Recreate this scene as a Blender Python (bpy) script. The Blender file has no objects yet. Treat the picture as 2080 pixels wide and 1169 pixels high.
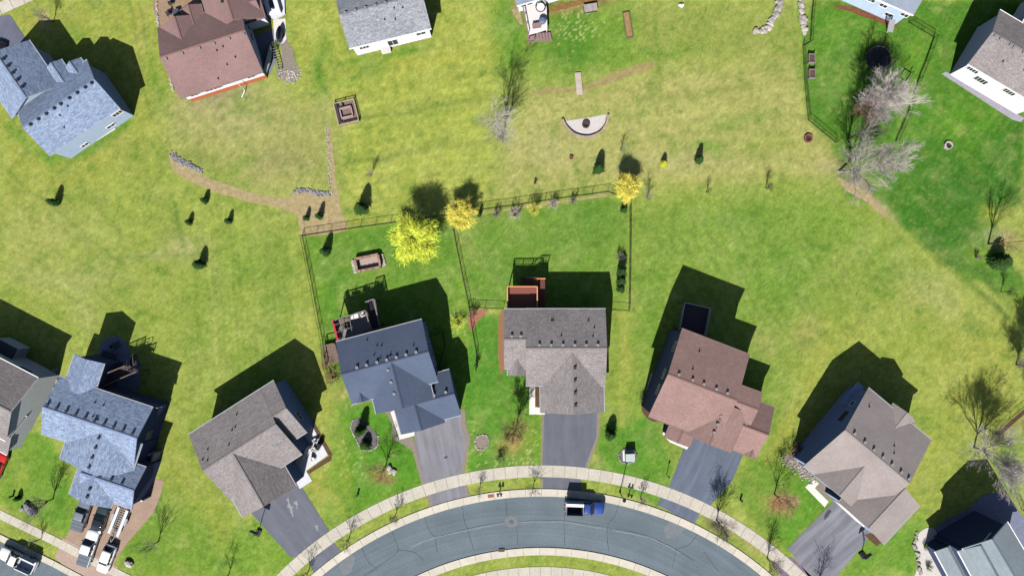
import bpy, math, random
import numpy as np
from mathutils import Vector
from mathutils.geometry import tessellate_polygon
S = bpy.context.scene
R = math.radians
# ---------------------------------------------------------------- camera, sky, sun, exposure
HC = 108.0            # drone height above the lawns, metres
FPX = 1387.0          # focal length in photo pixels
NX, NY = 1060.0, 610.0  # photo pixel straight under the drone
cam = bpy.data.objects.new('camera', bpy.data.cameras.new('camera'))
S.collection.objects.link(cam)
cam.location = (0, 0, HC)
cam.rotation_euler = (0, 0, 0)
cam.data.sensor_width = 36.0
cam.data.lens = 36.0 * FPX / 2080.0
cam.data.shift_x = (1040.0 - NX) / 2080.0
cam.data.shift_y = (NY - 584.5) / 2080.0
cam.data.clip_start = 1.0
cam.data.clip_end = 3000.0
S.camera = cam
SUN_EL = 42.6
SUN_DIR = Vector((0.228, 0.974, 0)).normalized()     # the way shadows fall on the ground
w = bpy.data.worlds.new("World"); S.world = w; w.use_nodes = True
nt = w.node_tree
sky = nt.nodes.new('ShaderNodeTexSky'); sky.sky_type = 'NISHITA'; sky.sun_disc = False
sky.sun_elevation = R(SUN_EL)
sky.sun_rotation = math.atan2(-SUN_DIR.x, -SUN_DIR.y) % (2*math.pi)
bg = nt.nodes['Background']; bg.inputs['Strength'].default_value = 0.052
nt.links.new(sky.outputs[0], bg.inputs['Color'])
sl = bpy.data.lights.new('sun', 'SUN'); sl.energy = 5.0; sl.angle = R(0.5); sl.color = (1.0, 0.965, 0.92)
so = bpy.data.objects.new('sun', sl); S.collection.objects.link(so)
tov = Vector((-SUN_DIR.x*math.cos(R(SUN_EL)), -SUN_DIR.y*math.cos(R(SUN_EL)), math.sin(R(SUN_EL))))
so.rotation_euler = tov.to_track_quat('Z', 'Y').to_euler()
so.location = tov * 90
S.view_settings.view_transform = 'Standard'; S.view_settings.look = 'None'
S.view_settings.gamma = 1.0; S.view_settings.exposure = 0.68
S.cycles.max_bounces = 4; S.cycles.diffuse_bounces = 0; S.cycles.glossy_bounces = 2

# ---------------------------------------------------------------- helpers
def P(px, py, h=0.0):
    k = (HC - h) / FPX
    return Vector(((px - NX) * k, -(py - NY) * k, h))
def P2(p, h=0.0):
    v = P(p[0], p[1], h); return Vector((v.x, v.y))
def srgb(r, g, b, k=1.0):
    f = lambda c: (c/255/12.92 if c/255 <= 0.04045 else ((c/255+0.055)/1.055)**2.4)
    return (f(r)*k, f(g)*k, f(b)*k, 1)
def tag(o, label=None, cat=None, group=None, kind=None):
    if label: o['label'] = label
    if cat: o['category'] = cat
    if group: o['group'] = group
    if kind: o['kind'] = kind
    return o
def thing(name, label, cat, loc, group=None, rz=0.0):
    o = bpy.data.objects.new(name, None); S.collection.objects.link(o)
    o.empty_display_size = 0.5
    o.location = loc; o.rotation_euler = (0, 0, rz)
    return tag(o, label, cat, group)
class MB:
    def __init__(s): s.v = []; s.f = []; s.m = []; s.uv = None
    def add(s, vs, fs, m=0):
        b = len(s.v); s.v.extend([tuple(v) for v in vs])
        for f in fs: s.f.append(tuple(b+i for i in f)); s.m.append(m)
    def box(s, c, sz, rz=0.0, m=0, tilt=0.0):
        cx, cy, cz = c; hx, hy, hz = sz[0]/2, sz[1]/2, sz[2]/2
        ca, sa = math.cos(rz), math.sin(rz); vs = []
        ct, st = math.cos(tilt), math.sin(tilt)
        for z in (-hz, hz):
            for x, y in ((-hx,-hy),(hx,-hy),(hx,hy),(-hx,hy)):
                x2 = x*ct + z*st; z2 = -x*st + z*ct
                vs.append((cx + x2*ca - y*sa, cy + x2*sa + y*ca, cz + z2))
        s.add(vs, [(3,2,1,0),(4,5,6,7),(0,1,5,4),(1,2,6,5),(2,3,7,6),(3,0,4,7)], m)
    def bar(s, a, b, wd, ht=None, m=0):      # square bar between two points
        a = Vector(a); b = Vector(b); d = b - a
        if d.length < 1e-6: return
        ht = ht or wd; dn = d.normalized()
        up = Vector((0,0,1)) if abs(dn.z) < 0.95 else Vector((1,0,0))
        sx = dn.cross(up).normalized(); sz = sx.cross(dn).normalized()
        vs = []
        for p in (a, b):
            for i, j in ((-1,-1),(1,-1),(1,1),(-1,1)):
                vs.append(p + sx*(i*wd/2) + sz*(j*ht/2))
        s.add(vs, [(3,2,1,0),(4,5,6,7),(0,1,5,4),(1,2,6,5),(2,3,7,6),(3,0,4,7)], m)
    def tube(s, pts, rad, n=6, m=0, cap=True):
        pts = [Vector(p) for p in pts]; b = len(s.v); k = len(pts)
        if not hasattr(rad, '__len__'): rad = [rad]*k
        for i, p in enumerate(pts):
            d = (pts[min(i+1,k-1)] - pts[max(i-1,0)]).normalized()
            up = Vector((0,0,1)) if abs(d.z) < 0.9 else Vector((1,0,0))
            a = d.cross(up).normalized(); c = a.cross(d)
            for j in range(n):
                t = 2*math.pi*j/n
                s.v.append(tuple(p + (a*math.cos(t) + c*math.sin(t))*rad[i]))
        for i in range(k-1):
            for j in range(n):
                s.f.append((b+i*n+j, b+i*n+(j+1)%n, b+(i+1)*n+(j+1)%n, b+(i+1)*n+j)); s.m.append(m)
        if cap:
            s.f.append(tuple(b+j for j in range(n))[::-1]); s.m.append(m)
            s.f.append(tuple(b+(k-1)*n+j for j in range(n))); s.m.append(m)
    def twig(s, a, b, r, m=0):
        a = Vector(a); b = Vector(b); d = b-a
        if d.length < 1e-5: return
        d.normalize(); up = Vector((0.3,0.2,0.93)); x = d.cross(up)
        if x.length < 1e-3: x = Vector((1,0,0))
        x.normalize(); y = d.cross(x); k = len(s.v)
        for t in (0.0, 2.094, 4.189):
            s.v.append(tuple(a + (x*math.cos(t)+y*math.sin(t))*r))
        s.v.append(tuple(b))
        for f in ((0,1,3),(1,2,3),(2,0,3)):
            s.f.append((k+f[0],k+f[1],k+f[2])); s.m.append(m)
    def cyl(s, c, r, h, n=16, m=0, r2=None):
        r2 = r if r2 is None else r2
        s.tube([(c[0],c[1],c[2]), (c[0],c[1],c[2]+h)], [r, r2], n, m)
    def rock(s, c, r, rng, m=0, flat=0.7):
        vs = []; n = 7; rings = ((-0.5,0.75),(0.15,1.0),(0.65,0.72)); b = len(s.v)
        ax = rng.uniform(0.75,1.3); a0 = rng.uniform(0,6.28)
        for z, q in rings:
            for j in range(n):
                t = 2*math.pi*j/n; k = q*rng.uniform(0.8,1.15)
                x, y = math.cos(t)*k*ax, math.sin(t)*k/ax
                vs.append((c[0]+(x*math.cos(a0)-y*math.sin(a0))*r, c[1]+(x*math.sin(a0)+y*math.cos(a0))*r, c[2]+z*r*flat))
        vs.append((c[0],c[1],c[2]+r*flat*0.9))
        fs = []
        for i in range(2):
            for j in range(n): fs.append((i*n+j, i*n+(j+1)%n, (i+1)*n+(j+1)%n, (i+1)*n+j))
        for j in range(n): fs.append((2*n+j, 2*n+(j+1)%n, 3*n))
        s.add(vs, fs, m)
    def prism(s, poly, z0, z1, m=0, mside=None):
        n = len(poly); b = len(s.v); mside = m if mside is None else mside
        ar = sum(poly[i][0]*poly[(i+1)%n][1]-poly[(i+1)%n][0]*poly[i][1] for i in range(n))
        if ar < 0: poly = poly[::-1]
        for z in (z0, z1):
            for p in poly: s.v.append((p[0], p[1], z))
        for t in tessellate_polygon([[Vector((p[0],p[1],0)) for p in poly]]):
            t = list(t)
            a, c, d = poly[t[0]], poly[t[1]], poly[t[2]]
            if (c[0]-a[0])*(d[1]-a[1])-(c[1]-a[1])*(d[0]-a[0]) < 0: t = t[::-1]
            s.f.append((b+n+t[0], b+n+t[1], b+n+t[2])); s.m.append(m)
        for i in range(n):
            j = (i+1)%n
            s.f.append((b+i, b+j, b+n+j, b+n+i)); s.m.append(mside)
    def build(s, name, mats, parent=None, smooth=False, loc=None, bevel=0.0, uvs=None):
        me = bpy.data.meshes.new(name)
        if not isinstance(mats, (list, tuple)): mats = [mats]
        vs = s.v
        o = bpy.data.objects.new(name, me)
        if parent is not None and loc is None and parent.get('_w'):
            L = ORIG[parent.name]; vs = [(v[0]-L[0], v[1]-L[1], v[2]-L[2]) for v in vs]
            ORIG[o.name] = L; o['_w'] = 1
        elif loc is not None and parent is None:
            vs = [(v[0]-loc[0], v[1]-loc[1], v[2]-loc[2]) for v in vs]; o.location = loc
            ORIG[o.name] = tuple(loc); o['_w'] = 1
        me.from_pydata(vs, [], s.f)
        for mt in mats: me.materials.append(mt)
        if len(mats) > 1: me.polygons.foreach_set('material_index', s.m)
        if uvs is not None:
            ul = me.uv_layers.new(name='UVMap')
            ul.data.foreach_set('uv', [c for uv in uvs for c in uv])
        if smooth: me.polygons.foreach_set('use_smooth', [True]*len(me.polygons))
        me.update()
        S.collection.objects.link(o)
        if parent is not None: o.parent = parent
        if bevel:
            md = o.modifiers.new('bevel', 'BEVEL'); md.width = bevel; md.segments = 2; md.limit_method = 'ANGLE'
        return o
ORIG = {}
def wthing(name, label, cat, loc, group=None):
    """a thing whose parts are modelled in world metres and shifted to its own origin"""
    o = thing(name, label, cat, loc, group); o['_w'] = 1; ORIG[o.name] = tuple(loc); return o

# ---------------------------------------------------------------- materials
MATS = {}
def nodes(name):
    m = bpy.data.materials.new(name); m.use_nodes = True; t = m.node_tree
    return m, t, t.nodes['Principled BSDF']
def mix(t, a, b, fac, mode='MIX'):
    n = t.nodes.new('ShaderNodeMix'); n.data_type = 'RGBA'; n.blend_type = mode
    for s, v in ((0, fac), (6, a), (7, b)):
        if hasattr(v, 'is_output') or hasattr(v, 'links'): t.links.new(v, n.inputs[s])
        else: n.inputs[s].default_value = v
    return n.outputs[2]
def noise(t, co, scale, detail=3, rough=0.6, lo=0.3, hi=0.7):
    n = t.nodes.new('ShaderNodeTexNoise'); n.inputs['Scale'].default_value = scale
    n.inputs['Detail'].default_value = detail; n.inputs['Roughness'].default_value = rough
    t.links.new(co, n.inputs['Vector'])
    r = t.nodes.new('ShaderNodeMapRange'); r.inputs[1].default_value = lo; r.inputs[2].default_value = hi
    t.links.new(n.outputs[0], r.inputs[0]); return r.outputs[0]
def scaled(t, co, s, rot=0.0):
    n = t.nodes.new('ShaderNodeMapping'); n.inputs['Scale'].default_value = s
    if rot:
        n.vector_type = 'TEXTURE'; n.inputs['Scale'].default_value = tuple(1/q for q in s)
    n.inputs['Rotation'].default_value = (0, 0, rot)
    t.links.new(co, n.inputs['Vector']); return n.outputs[0]
def M(name, col, rough=0.8, var=0.25, scale=3.0, col2=None, metal=0.0, fine=None, bump=0.0, spec=0.3, coat=0.0, island=0.0, emis=None):
    if name in MATS: return MATS[name]
    m, t, p = nodes(name)
    tc = t.nodes.new('ShaderNodeTexCoord').outputs['Object']
    c1 = col; c2 = col2 or tuple(x*(1-var) for x in col[:3])+(1,)
    f1 = noise(t, tc, scale)
    out = mix(t, c1, c2, f1)
    if fine:
        f2 = noise(t, tc, fine, 2, 0.7, 0.25, 0.75)
        out = mix(t, out, mix(t, (0.72,0.72,0.72,1), (1.22,1.22,1.22,1), f2), 1.0, 'MULTIPLY')
    if island:
        g = t.nodes.new('ShaderNodeNewGeometry')
        r = t.nodes.new('ShaderNodeMapRange'); r.inputs[3].default_value = 1-island; r.inputs[4].default_value = 1+island
        t.links.new(g.outputs['Random Per Island'], r.inputs[0])
        cb = t.nodes.new('ShaderNodeCombineColor')
        for i in range(3): t.links.new(r.outputs[0], cb.inputs[i])
        out = mix(t, out, cb.outputs[0], 1.0, 'MULTIPLY')
    t.links.new(out, p.inputs['Base Color'])
    p.inputs['Roughness'].default_value = rough; p.inputs['Metallic'].default_value = metal
    p.inputs['Specular IOR Level'].default_value = spec
    if coat: p.inputs['Coat Weight'].default_value = coat; p.inputs['Coat Roughness'].default_value = 0.05
    if bump:
        b = t.nodes.new('ShaderNodeBump'); b.inputs['Strength'].default_value = bump; b.inputs['Distance'].default_value = 0.05
        t.links.new(f1 if not fine else f2, b.inputs['Height']); t.links.new(b.outputs[0], p.inputs['Normal'])
    MATS[name] = m; return m
def shingle(name, col, dark, light, course=0.34, mott=1.0, fine=9.0, grain=0.22):
    """asphalt shingles: UV in metres (x along the eave, y up the slope)"""
    if name in MATS: return MATS[name]
    m, t, p = nodes(name)
    uv = t.nodes.new('ShaderNodeTexCoord').outputs['UV']
    b = t.nodes.new('ShaderNodeTexBrick'); t.links.new(uv, b.inputs['Vector'])
    b.inputs['Scale'].default_value = 1.0; b.inputs['Brick Width'].default_value = 0.62
    b.inputs['Row Height'].default_value = course; b.inputs['Mortar Size'].default_value = 0.012
    b.inputs['Mortar Smooth'].default_value = 0.3
    b.inputs['Color1'].default_value = light; b.inputs['Color2'].default_value = dark
    b.inputs['Mortar'].default_value = tuple(x*0.55 for x in dark[:3])+(1,)
    b.offset = 0.37; b.squash = 1.0
    base = mix(t, col, b.outputs['Color'], 0.55*mott)
    f = noise(t, scaled(t, uv, (1.0, 2.2, 1)), 1.9, 4, 0.7, 0.32, 0.68)
    base = mix(t, base, mix(t, dark, light, f), 0.5*mott)
    f2 = noise(t, scaled(t, uv, (1, 1.6, 1)), fine, 2, 0.8, 0.25, 0.75)
    base = mix(t, base, mix(t, (1-grain,)*3+(1,), (1+grain,)*3+(1,), f2), 1.0, 'MULTIPLY')
    f3 = noise(t, uv, 0.22, 2, 0.5, 0.3, 0.7)
    base = mix(t, base, mix(t, (0.9,)*3+(1,), (1.08,)*3+(1,), f3), 1.0, 'MULTIPLY')
    t.links.new(base, p.inputs['Base Color']); p.inputs['Roughness'].default_value = 0.9
    p.inputs['Specular IOR Level'].default_value = 0.2
    bp = t.nodes.new('ShaderNodeBump'); bp.inputs['Strength'].default_value = 0.4; bp.inputs['Distance'].default_value = 0.03
    t.links.new(f2, bp.inputs['Height']); t.links.new(bp.outputs[0], p.inputs['Normal'])
    MATS[name] = m; return m
def siding(name, col, pitch=0.2, dark=0.75):
    if name in MATS: return MATS[name]
    m, t, p = nodes(name)
    tc = t.nodes.new('ShaderNodeTexCoord').outputs['Object']
    wv = t.nodes.new('ShaderNodeTexWave'); wv.bands_direction = 'Z'; wv.wave_profile = 'SAW'
    wv.inputs['Scale'].default_value = 1/pitch/ (2*math.pi) * 2.0 ; t.links.new(tc, wv.inputs['Vector'])
    c2 = tuple(x*dark for x in col[:3])+(1,)
    o = mix(t, c2, col, wv.outputs['Fac']); f = noise(t, tc, 1.4)
    o = mix(t, o, mix(t, (0.93,)*3+(1,), (1.04,)*3+(1,), f), 1.0, 'MULTIPLY')
    t.links.new(o, p.inputs['Base Color']); p.inputs['Roughness'].default_value = 0.8; p.inputs['Specular IOR Level'].default_value = 0.1
    MATS[name] = m; return m
WHITE = M('white_trim', srgb(225,225,222), 0.6, 0.06)
GREYTRIM = M('grey_trim', srgb(150,150,155), 0.6, 0.1)
DARKTRIM = M('dark_trim', srgb(60,62,68), 0.6, 0.1)
GLASS = M('window_glass', (0.03,0.04,0.05,1), 0.35, 0.3, 0.6, spec=0.25)
BLACKMETAL = M('black_metal', (0.012,0.012,0.013,1), 0.5, 0.2)
CONCRETE = M('concrete', srgb(200,196,190), 0.9, 0.1, 1.2, fine=9)
# ---------------------------------------------------------------- the lawn: one sheet to the horizon
rs = np.random.RandomState(7)
def vnoise(x, y, cell, seed):
    r = np.random.RandomState(seed); g = r.rand(256, 256)
    u = x/cell + 500.3; v = y/cell + 500.7
    iu = np.floor(u).astype(int); iv = np.floor(v).astype(int)
    fu = u-iu; fv = v-iv; fu = fu*fu*(3-2*fu); fv = fv*fv*(3-2*fv)
    a = g[iu%256, iv%256]; b = g[(iu+1)%256, iv%256]; c = g[iu%256, (iv+1)%256]; d = g[(iu+1)%256, (iv+1)%256]
    return (a*(1-fu)+b*fu)*(1-fv) + (c*(1-fu)+d*fu)*fv
def fbm(x, y, cell, seed, o=4):
    s = 0; a = 1; t = 0
    for i in range(o): s = s + a*vnoise(x, y, cell/2**i, seed+i*13); t += a; a *= 0.55
    return s/t
GX0, GX1, GY0, GY1, ST = -90.0, 86.0, -50.0, 54.0, 0.28
nx = int((GX1-GX0)/ST)+1; ny = int((GY1-GY0)/ST)+1
xs = np.linspace(GX0, GX1, nx); ys = np.linspace(GY0, GY1, ny)
XX, YY = np.meshgrid(xs, ys)
PX = XX*FPX/HC + NX; PY = -YY*FPX/HC + NY      # metres to survey grid units (0.078 m)
wx = (fbm(PX, PY, 60, 11)-0.5)*46; wy = (fbm(PX, PY, 60, 31)-0.5)*46
QX = PX + wx; QY = PY + wy
GK = 0.625
def gc(r, g, b): return np.array(srgb(r, g, b)[:3])*GK*np.array([0.955, 1.015, 1.25])+np.array([0, 0, 0.006])
C_yel = gc(180,184,74); C_base = gc(164,174,70); C_tan = gc(186,178,108); C_grn = gc(112,152,42)
C_lush = gc(84,136,30); C_dk = gc(70,122,28); C_olive = gc(140,154,62)
col = np.ones((ny, nx, 3))*C_base
def lay(mask, c, k=1.0):
    global col
    m = np.clip(mask*k, 0, 1)[..., None]; col = col*(1-m) + c*m
def blob(cx, cy, sx, sy, ang=0, warp=1):
    x = (QX if warp else PX)-cx; y = (QY if warp else PY)-cy; a = R(ang)
    u = x*math.cos(a)+y*math.sin(a); v = -x*math.sin(a)+y*math.cos(a)
    return np.exp(-((u/sx)**2+(v/sy)**2))
def pol(pts, soft=6, warp=0.35):
    x = PX+wx*warp; y = PY+wy*warp
    ins = np.zeros(x.shape, bool); dm = np.full(x.shape, 1e9)
    n = len(pts)
    for i in range(n):
        x0, y0 = pts[i]; x1, y1 = pts[(i+1)%n]
        if y0 != y1:
            c = ((y0 > y) != (y1 > y)) & (x < (x1-x0)*(y-y0)/(y1-y0)+x0); ins ^= c
        dx, dy = x1-x0, y1-y0; t = np.clip(((x-x0)*dx+(y-y0)*dy)/(dx*dx+dy*dy+1e-9), 0, 1)
        dm = np.minimum(dm, np.hypot(x-x0-t*dx, y-y0-t*dy))
    sd = np.where(ins, dm, -dm); return np.clip(0.5+sd/(2*soft), 0, 1)
# broad lots
lay(pol([(0,0),(330,0),(340,200),(330,330),(0,420)], 30), gc(168,172,68), 0.8)
lay(pol([(575,0),(690,0),(720,120),(880,80),(900,0),(1010,0),(1000,430),(700,470),(690,200)], 12), C_yel, 0.75)
lay(pol([(330,200),(680,200),(690,380),(560,400),(350,330)], 24), gc(172,170,86), 0.9)
lay(pol([(1060,190),(1660,90),(1700,330),(1500,370),(1000,400),(1040,240)], 30), gc(184,178,94), 0.9)
lay(pol([(1120,0),(1620,0),(1640,120),(1300,140),(1180,110)], 30), gc(158,166,72), 0.8)
lay(pol([(1000,0),(1300,0),(1290,130),(1100,170),(1010,150)], 22), gc(136,164,54), 0.85)
lay(pol([(1060,20),(1200,20),(1215,130),(1120,130)], 16), C_grn, 0.8)
lay(pol([(0,430),(600,480),(640,700),(420,1000),(380,900),(360,740),(0,620)], 30), gc(156,168,66), 0.8)
lay(pol([(615,480),(915,440),(960,640),(965,800),(940,960),(870,1000),(640,800),(655,680)], 5, 0.1), C_grn, 0.92)
lay(pol([(918,440),(1275,400),(1275,630),(955,625)], 5, 0.1), gc(118,154,48), 0.92)
lay(pol([(955,640),(1030,640),(1100,860),(1100,950),(950,960),(945,800)], 5, 0.15), gc(92,148,36), 0.9)
lay(pol([(1280,420),(1700,380),(1850,520),(1960,600),(1900,700),(1620,640),(1600,900),(1310,900),(1230,840)], 34), gc(132,160,54), 0.85)
lay(pol([(1230,850),(1320,850),(1370,950),(1345,1030),(1190,960)], 8), gc(100,152,38), 0.85)
lay(pol([(1650,0),(2080,0),(2080,330),(2020,430),(2040,520),(2080,560),(2080,620),(1960,560),(1840,470),(1800,420),(1720,400),(1690,290),(1640,240),(1632,90)], 7, 0.2), C_lush, 0.95)
lay(pol([(1790,300),(2080,250),(2080,420),(2000,430),(1940,560),(1860,480),(1800,420)], 9, 0.3), C_dk, 0.9)
lay(pol([(1960,590),(2080,620),(2080,1000),(1990,900),(1900,1000),(1880,880),(1860,800),(1650,700),(1700,640),(1850,560)], 40), gc(166,172,68), 0.8)
lay(pol([(1520,930),(1620,920),(1720,1050),(1600,1130),(1480,1000)], 14), C_grn, 0.8)
lay(pol([(1640,950),(1690,1010),(1600,1110),(1560,1060)], 10), gc(100,156,36), 0.7)
lay(pol([(1880,1040),(1870,1169),(1700,1169),(1760,1090),(1830,1060)], 14), gc(112,158,44), 0.85)
lay(pol([(640,800),(830,850),(860,990),(640,1110),(560,1169),(250,1169),(300,1000),(330,960),(500,1060),(640,1060)], 10, 0.2), gc(126,162,46), 0.8)
lay(pol([(700,800),(830,860),(860,980),(720,1040),(690,900)], 12), gc(92,150,32), 0.75)
lay(pol([(0,860),(100,880),(150,1000),(140,1090),(0,1020)], 10), gc(116,158,44), 0.85)
lay(pol([(630,620),(680,800),(650,1060),(610,900),(640,820),(600,690)], 10), gc(176,178,74), 0.8)
lay(pol([(330,840),(380,900),(480,1060),(420,1169),(230,1169),(320,980)], 12), gc(160,168,64), 0.8)
lay(pol([(250,1040),(330,1000),(420,1060),(460,1169),(235,1169)], 18), gc(118,156,44), 0.7)
# worn and lush patches
T = [(480,240,110,60,0,C_tan,.55),(440,190,70,26,-12,gc(178,160,112),.7),(390,330,60,26,20,C_olive,.5),(100,450,90,50,20,gc(172,172,84),.6),
 (30,500,70,40,0,gc(176,176,84),.5),(380,500,40,26,0,C_tan,.7),(300,520,60,8,-4,C_tan,.6),(150,560,120,30,0,C_tan,.35),
 (200,420,14,110,-35,C_olive,.5),(270,340,20,150,-38,C_olive,.35),(350,480,12,60,8,C_olive,.6),(560,330,60,30,0,gc(170,160,96),.6),(480,340,40,14,-20,C_grn,.4),
 (500,520,80,50,0,C_grn,.35),(560,600,30,120,0,gc(120,150,50),.5),(420,640,40,90,10,gc(132,158,52),.6),(500,780,60,90,30,gc(118,152,44),.6),
 (840,130,150,22,-10,gc(178,178,66),.6),(850,220,150,12,-10,C_olive,.45),(800,310,120,12,-8,C_olive,.45),(740,150,60,14,-12,C_grn,.6),(650,120,14,60,4,C_grn,.6),(655,165,10,30,0,gc(90,140,40),.6),
 (1040,50,30,100,0,gc(96,150,34),.7),(1170,90,50,60,0,C_lush,.6),(1250,60,30,60,0,C_grn,.5),(1180,15,90,10,-15,gc(158,120,72),.9),(1048,12,14,24,0,gc(176,150,96),.8),
 (1340,110,80,12,-15,C_grn,.6),(1330,90,10,90,0,C_olive,.4),(1450,180,120,14,-12,C_olive,.4),(1500,240,90,16,-8,gc(130,158,56),.5),(1120,300,70,40,0,C_tan,.4),(1400,330,200,22,0,C_tan,.55),
 (1440,300,30,20,0,C_grn,.6),(1640,110,20,90,0,C_grn,.55),(1560,300,90,30,-10,gc(160,168,70),.5),
 (1330,500,60,60,0,gc(142,162,64),.5),(1480,440,60,26,-20,gc(110,148,44),.5),(1600,560,60,80,30,gc(112,152,44),.55),(1520,520,40,60,30,gc(104,146,40),.45),(1720,560,80,60,0,gc(152,164,66),.6),
 (1640,680,30,40,0,gc(176,160,92),.4),(1560,700,30,50,0,gc(168,160,80),.4),(1600,860,20,60,20,gc(164,166,68),.5),(1900,600,90,40,40,C_tan,.4),(1990,670,22,16,0,gc(104,140,48),.8),(1850,680,60,50,0,gc(150,168,60),.5),
 (1990,760,70,90,0,gc(174,172,72),.5),(1830,990,40,22,-50,gc(168,166,70),.6),(1860,860,60,30,0,gc(140,160,60),.5),
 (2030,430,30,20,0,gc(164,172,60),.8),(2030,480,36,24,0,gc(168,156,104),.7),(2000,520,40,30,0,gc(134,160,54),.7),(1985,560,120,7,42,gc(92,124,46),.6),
 (1740,60,60,30,0,gc(116,160,44),.5),(1840,330,40,100,10,gc(96,146,34),.4),(1950,250,70,60,30,gc(100,150,30),.6),(1860,110,26,60,20,gc(120,164,42),.6),(1690,60,30,50,0,gc(110,158,36),.5),
 (1690,340,40,20,0,gc(184,170,104),.6),(1770,410,60,9,45,gc(176,160,112),.9),(1740,380,40,14,35,gc(170,150,118),.8),
 (700,440,90,6,-8,C_lush,.6),(780,500,70,30,0,gc(98,144,40),.5),(680,600,20,80,0,gc(92,142,36),.5),(1140,480,120,14,0,gc(96,140,40),.4),(1200,430,60,26,0,gc(98,144,40),.5),(1010,560,40,40,0,gc(92,144,36),.5),
 (950,480,16,50,-10,gc(150,162,72),.5),(980,440,60,14,-6,gc(150,162,70),.5),(940,640,14,60,0,gc(134,166,48),.7),(1000,740,24,60,0,gc(88,146,34),.5),
 (1270,720,16,110,0,gc(164,172,66),.8),(1272,560,30,60,0,gc(140,164,58),.4),(1330,680,16,120,0,gc(110,152,42),.4),
 (700,800,24,18,0,gc(190,180,90),.8),(800,900,40,50,0,gc(78,138,26),.6),(700,950,14,60,0,gc(160,174,54),.6),(650,1000,14,40,-20,gc(172,172,70),.7),(760,960,50,40,0,gc(96,150,34),.5),
 (1050,900,26,30,0,gc(204,160,96),.75),(1080,900,20,50,10,gc(150,168,56),.5),(985,960,40,12,0,gc(140,164,50),.5),(1582,1032,24,20,0,gc(184,120,84),.85),(772,968,24,14,0,gc(170,126,70),.75),
 (1290,900,60,40,0,gc(90,148,32),.5),(1213,925,8,30,0,gc(176,164,84),.5),(1540,990,40,10,70,gc(160,166,60),.5),(1500,1085,70,12,32,gc(176,166,92),.9),(1458,1062,16,14,0,gc(128,108,84),.8),
 (1302,1020,14,10,0,gc(150,124,90),.7),(1330,1030,20,12,0,gc(160,170,70),.5),(2060,950,30,60,0,gc(110,158,40),.7),(2060,860,60,8,-45,gc(166,150,92),.8),
 (100,600,60,20,10,gc(176,178,84),.5),(180,640,30,40,0,C_tan,.35),(330,780,24,20,0,gc(184,178,80),.6),(300,560,50,60,0,gc(152,166,60),.4),(60,230,30,12,40,gc(98,146,40),.8),(190,290,60,8,-35,gc(104,148,40),.8),(70,40,60,14,0,gc(170,168,72),.4),(90,40,14,24,0,gc(188,164,120),.6),
 (150,80,40,20,0,gc(128,158,52),.6),(280,60,8,70,-6,gc(184,178,80),.6),(295,50,14,60,0,gc(178,174,84),.5),(320,160,14,60,-8,gc(122,158,46),.6),(610,100,14,90,0,gc(176,178,66),.6),(560,420,60,6,5,C_olive,.5),
 (120,1010,10,60,20,gc(96,144,40),.6),(40,960,20,40,10,gc(160,170,62),.5),(110,880,8,60,10,gc(104,152,40),.5),(325,1040,14,24,0,gc(104,148,46),.6),(460,1140,30,10,0,gc(96,140,40),.7),(100,1100,60,8,25,gc(128,158,54),.5)]
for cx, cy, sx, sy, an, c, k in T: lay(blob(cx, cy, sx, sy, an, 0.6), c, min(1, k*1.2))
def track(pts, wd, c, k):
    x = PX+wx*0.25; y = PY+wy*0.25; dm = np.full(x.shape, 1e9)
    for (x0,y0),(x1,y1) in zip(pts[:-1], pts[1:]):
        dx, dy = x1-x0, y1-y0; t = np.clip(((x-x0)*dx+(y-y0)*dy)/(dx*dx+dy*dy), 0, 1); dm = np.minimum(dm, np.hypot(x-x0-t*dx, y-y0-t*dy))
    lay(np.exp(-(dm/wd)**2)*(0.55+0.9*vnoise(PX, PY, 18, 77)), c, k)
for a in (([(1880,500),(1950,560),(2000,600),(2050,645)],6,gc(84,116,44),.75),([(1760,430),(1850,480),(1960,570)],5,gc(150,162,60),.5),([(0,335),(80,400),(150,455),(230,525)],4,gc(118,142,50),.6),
          ([(262,0),(278,80),(292,170),(308,240)],4,gc(132,146,50),.6),([(282,0),(298,80),(314,170)],3,gc(138,150,54),.5),([(222,525),(370,518),(600,485)],4,gc(112,142,48),.45),
          ([(350,395),(362,450),(374,500)],5,gc(110,138,50),.6),([(400,480),(400,620),(395,760)],8,gc(128,152,52),.45),([(425,480),(440,700),(450,860)],10,gc(176,178,80),.4),
          ([(1262,640),(1266,760),(1262,860)],7,gc(180,182,78),.6),([(640,860),(660,960),(690,1040)],10,gc(176,178,72),.5),([(1690,700),(1600,860),(1560,930)],12,gc(176,172,66),.5),
          ([(690,130),(760,118),(880,92)],9,gc(106,150,42),.6),([(690,250),(850,225),(990,190)],4,gc(136,150,54),.6),([(700,200),(860,172),(990,150)],5,gc(188,186,76),.5),([(700,330),(860,300),(1000,282)],4,gc(140,154,58),.5),
          ([(1100,210),(1300,190),(1600,150)],10,gc(186,178,96),.4),([(1330,60),(1336,130),(1345,200)],5,gc(126,150,52),.4),([(100,322),(180,300),(262,250)],12,gc(100,150,40),.6),([(20,255),(60,300),(100,325)],10,gc(104,152,42),.6),
          ([(1380,370),(1500,350),(1640,345)],8,gc(184,176,92),.4),([(1840,1000),(1870,930),(1900,880)],9,gc(180,174,76),.5)): track(*a)
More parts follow.
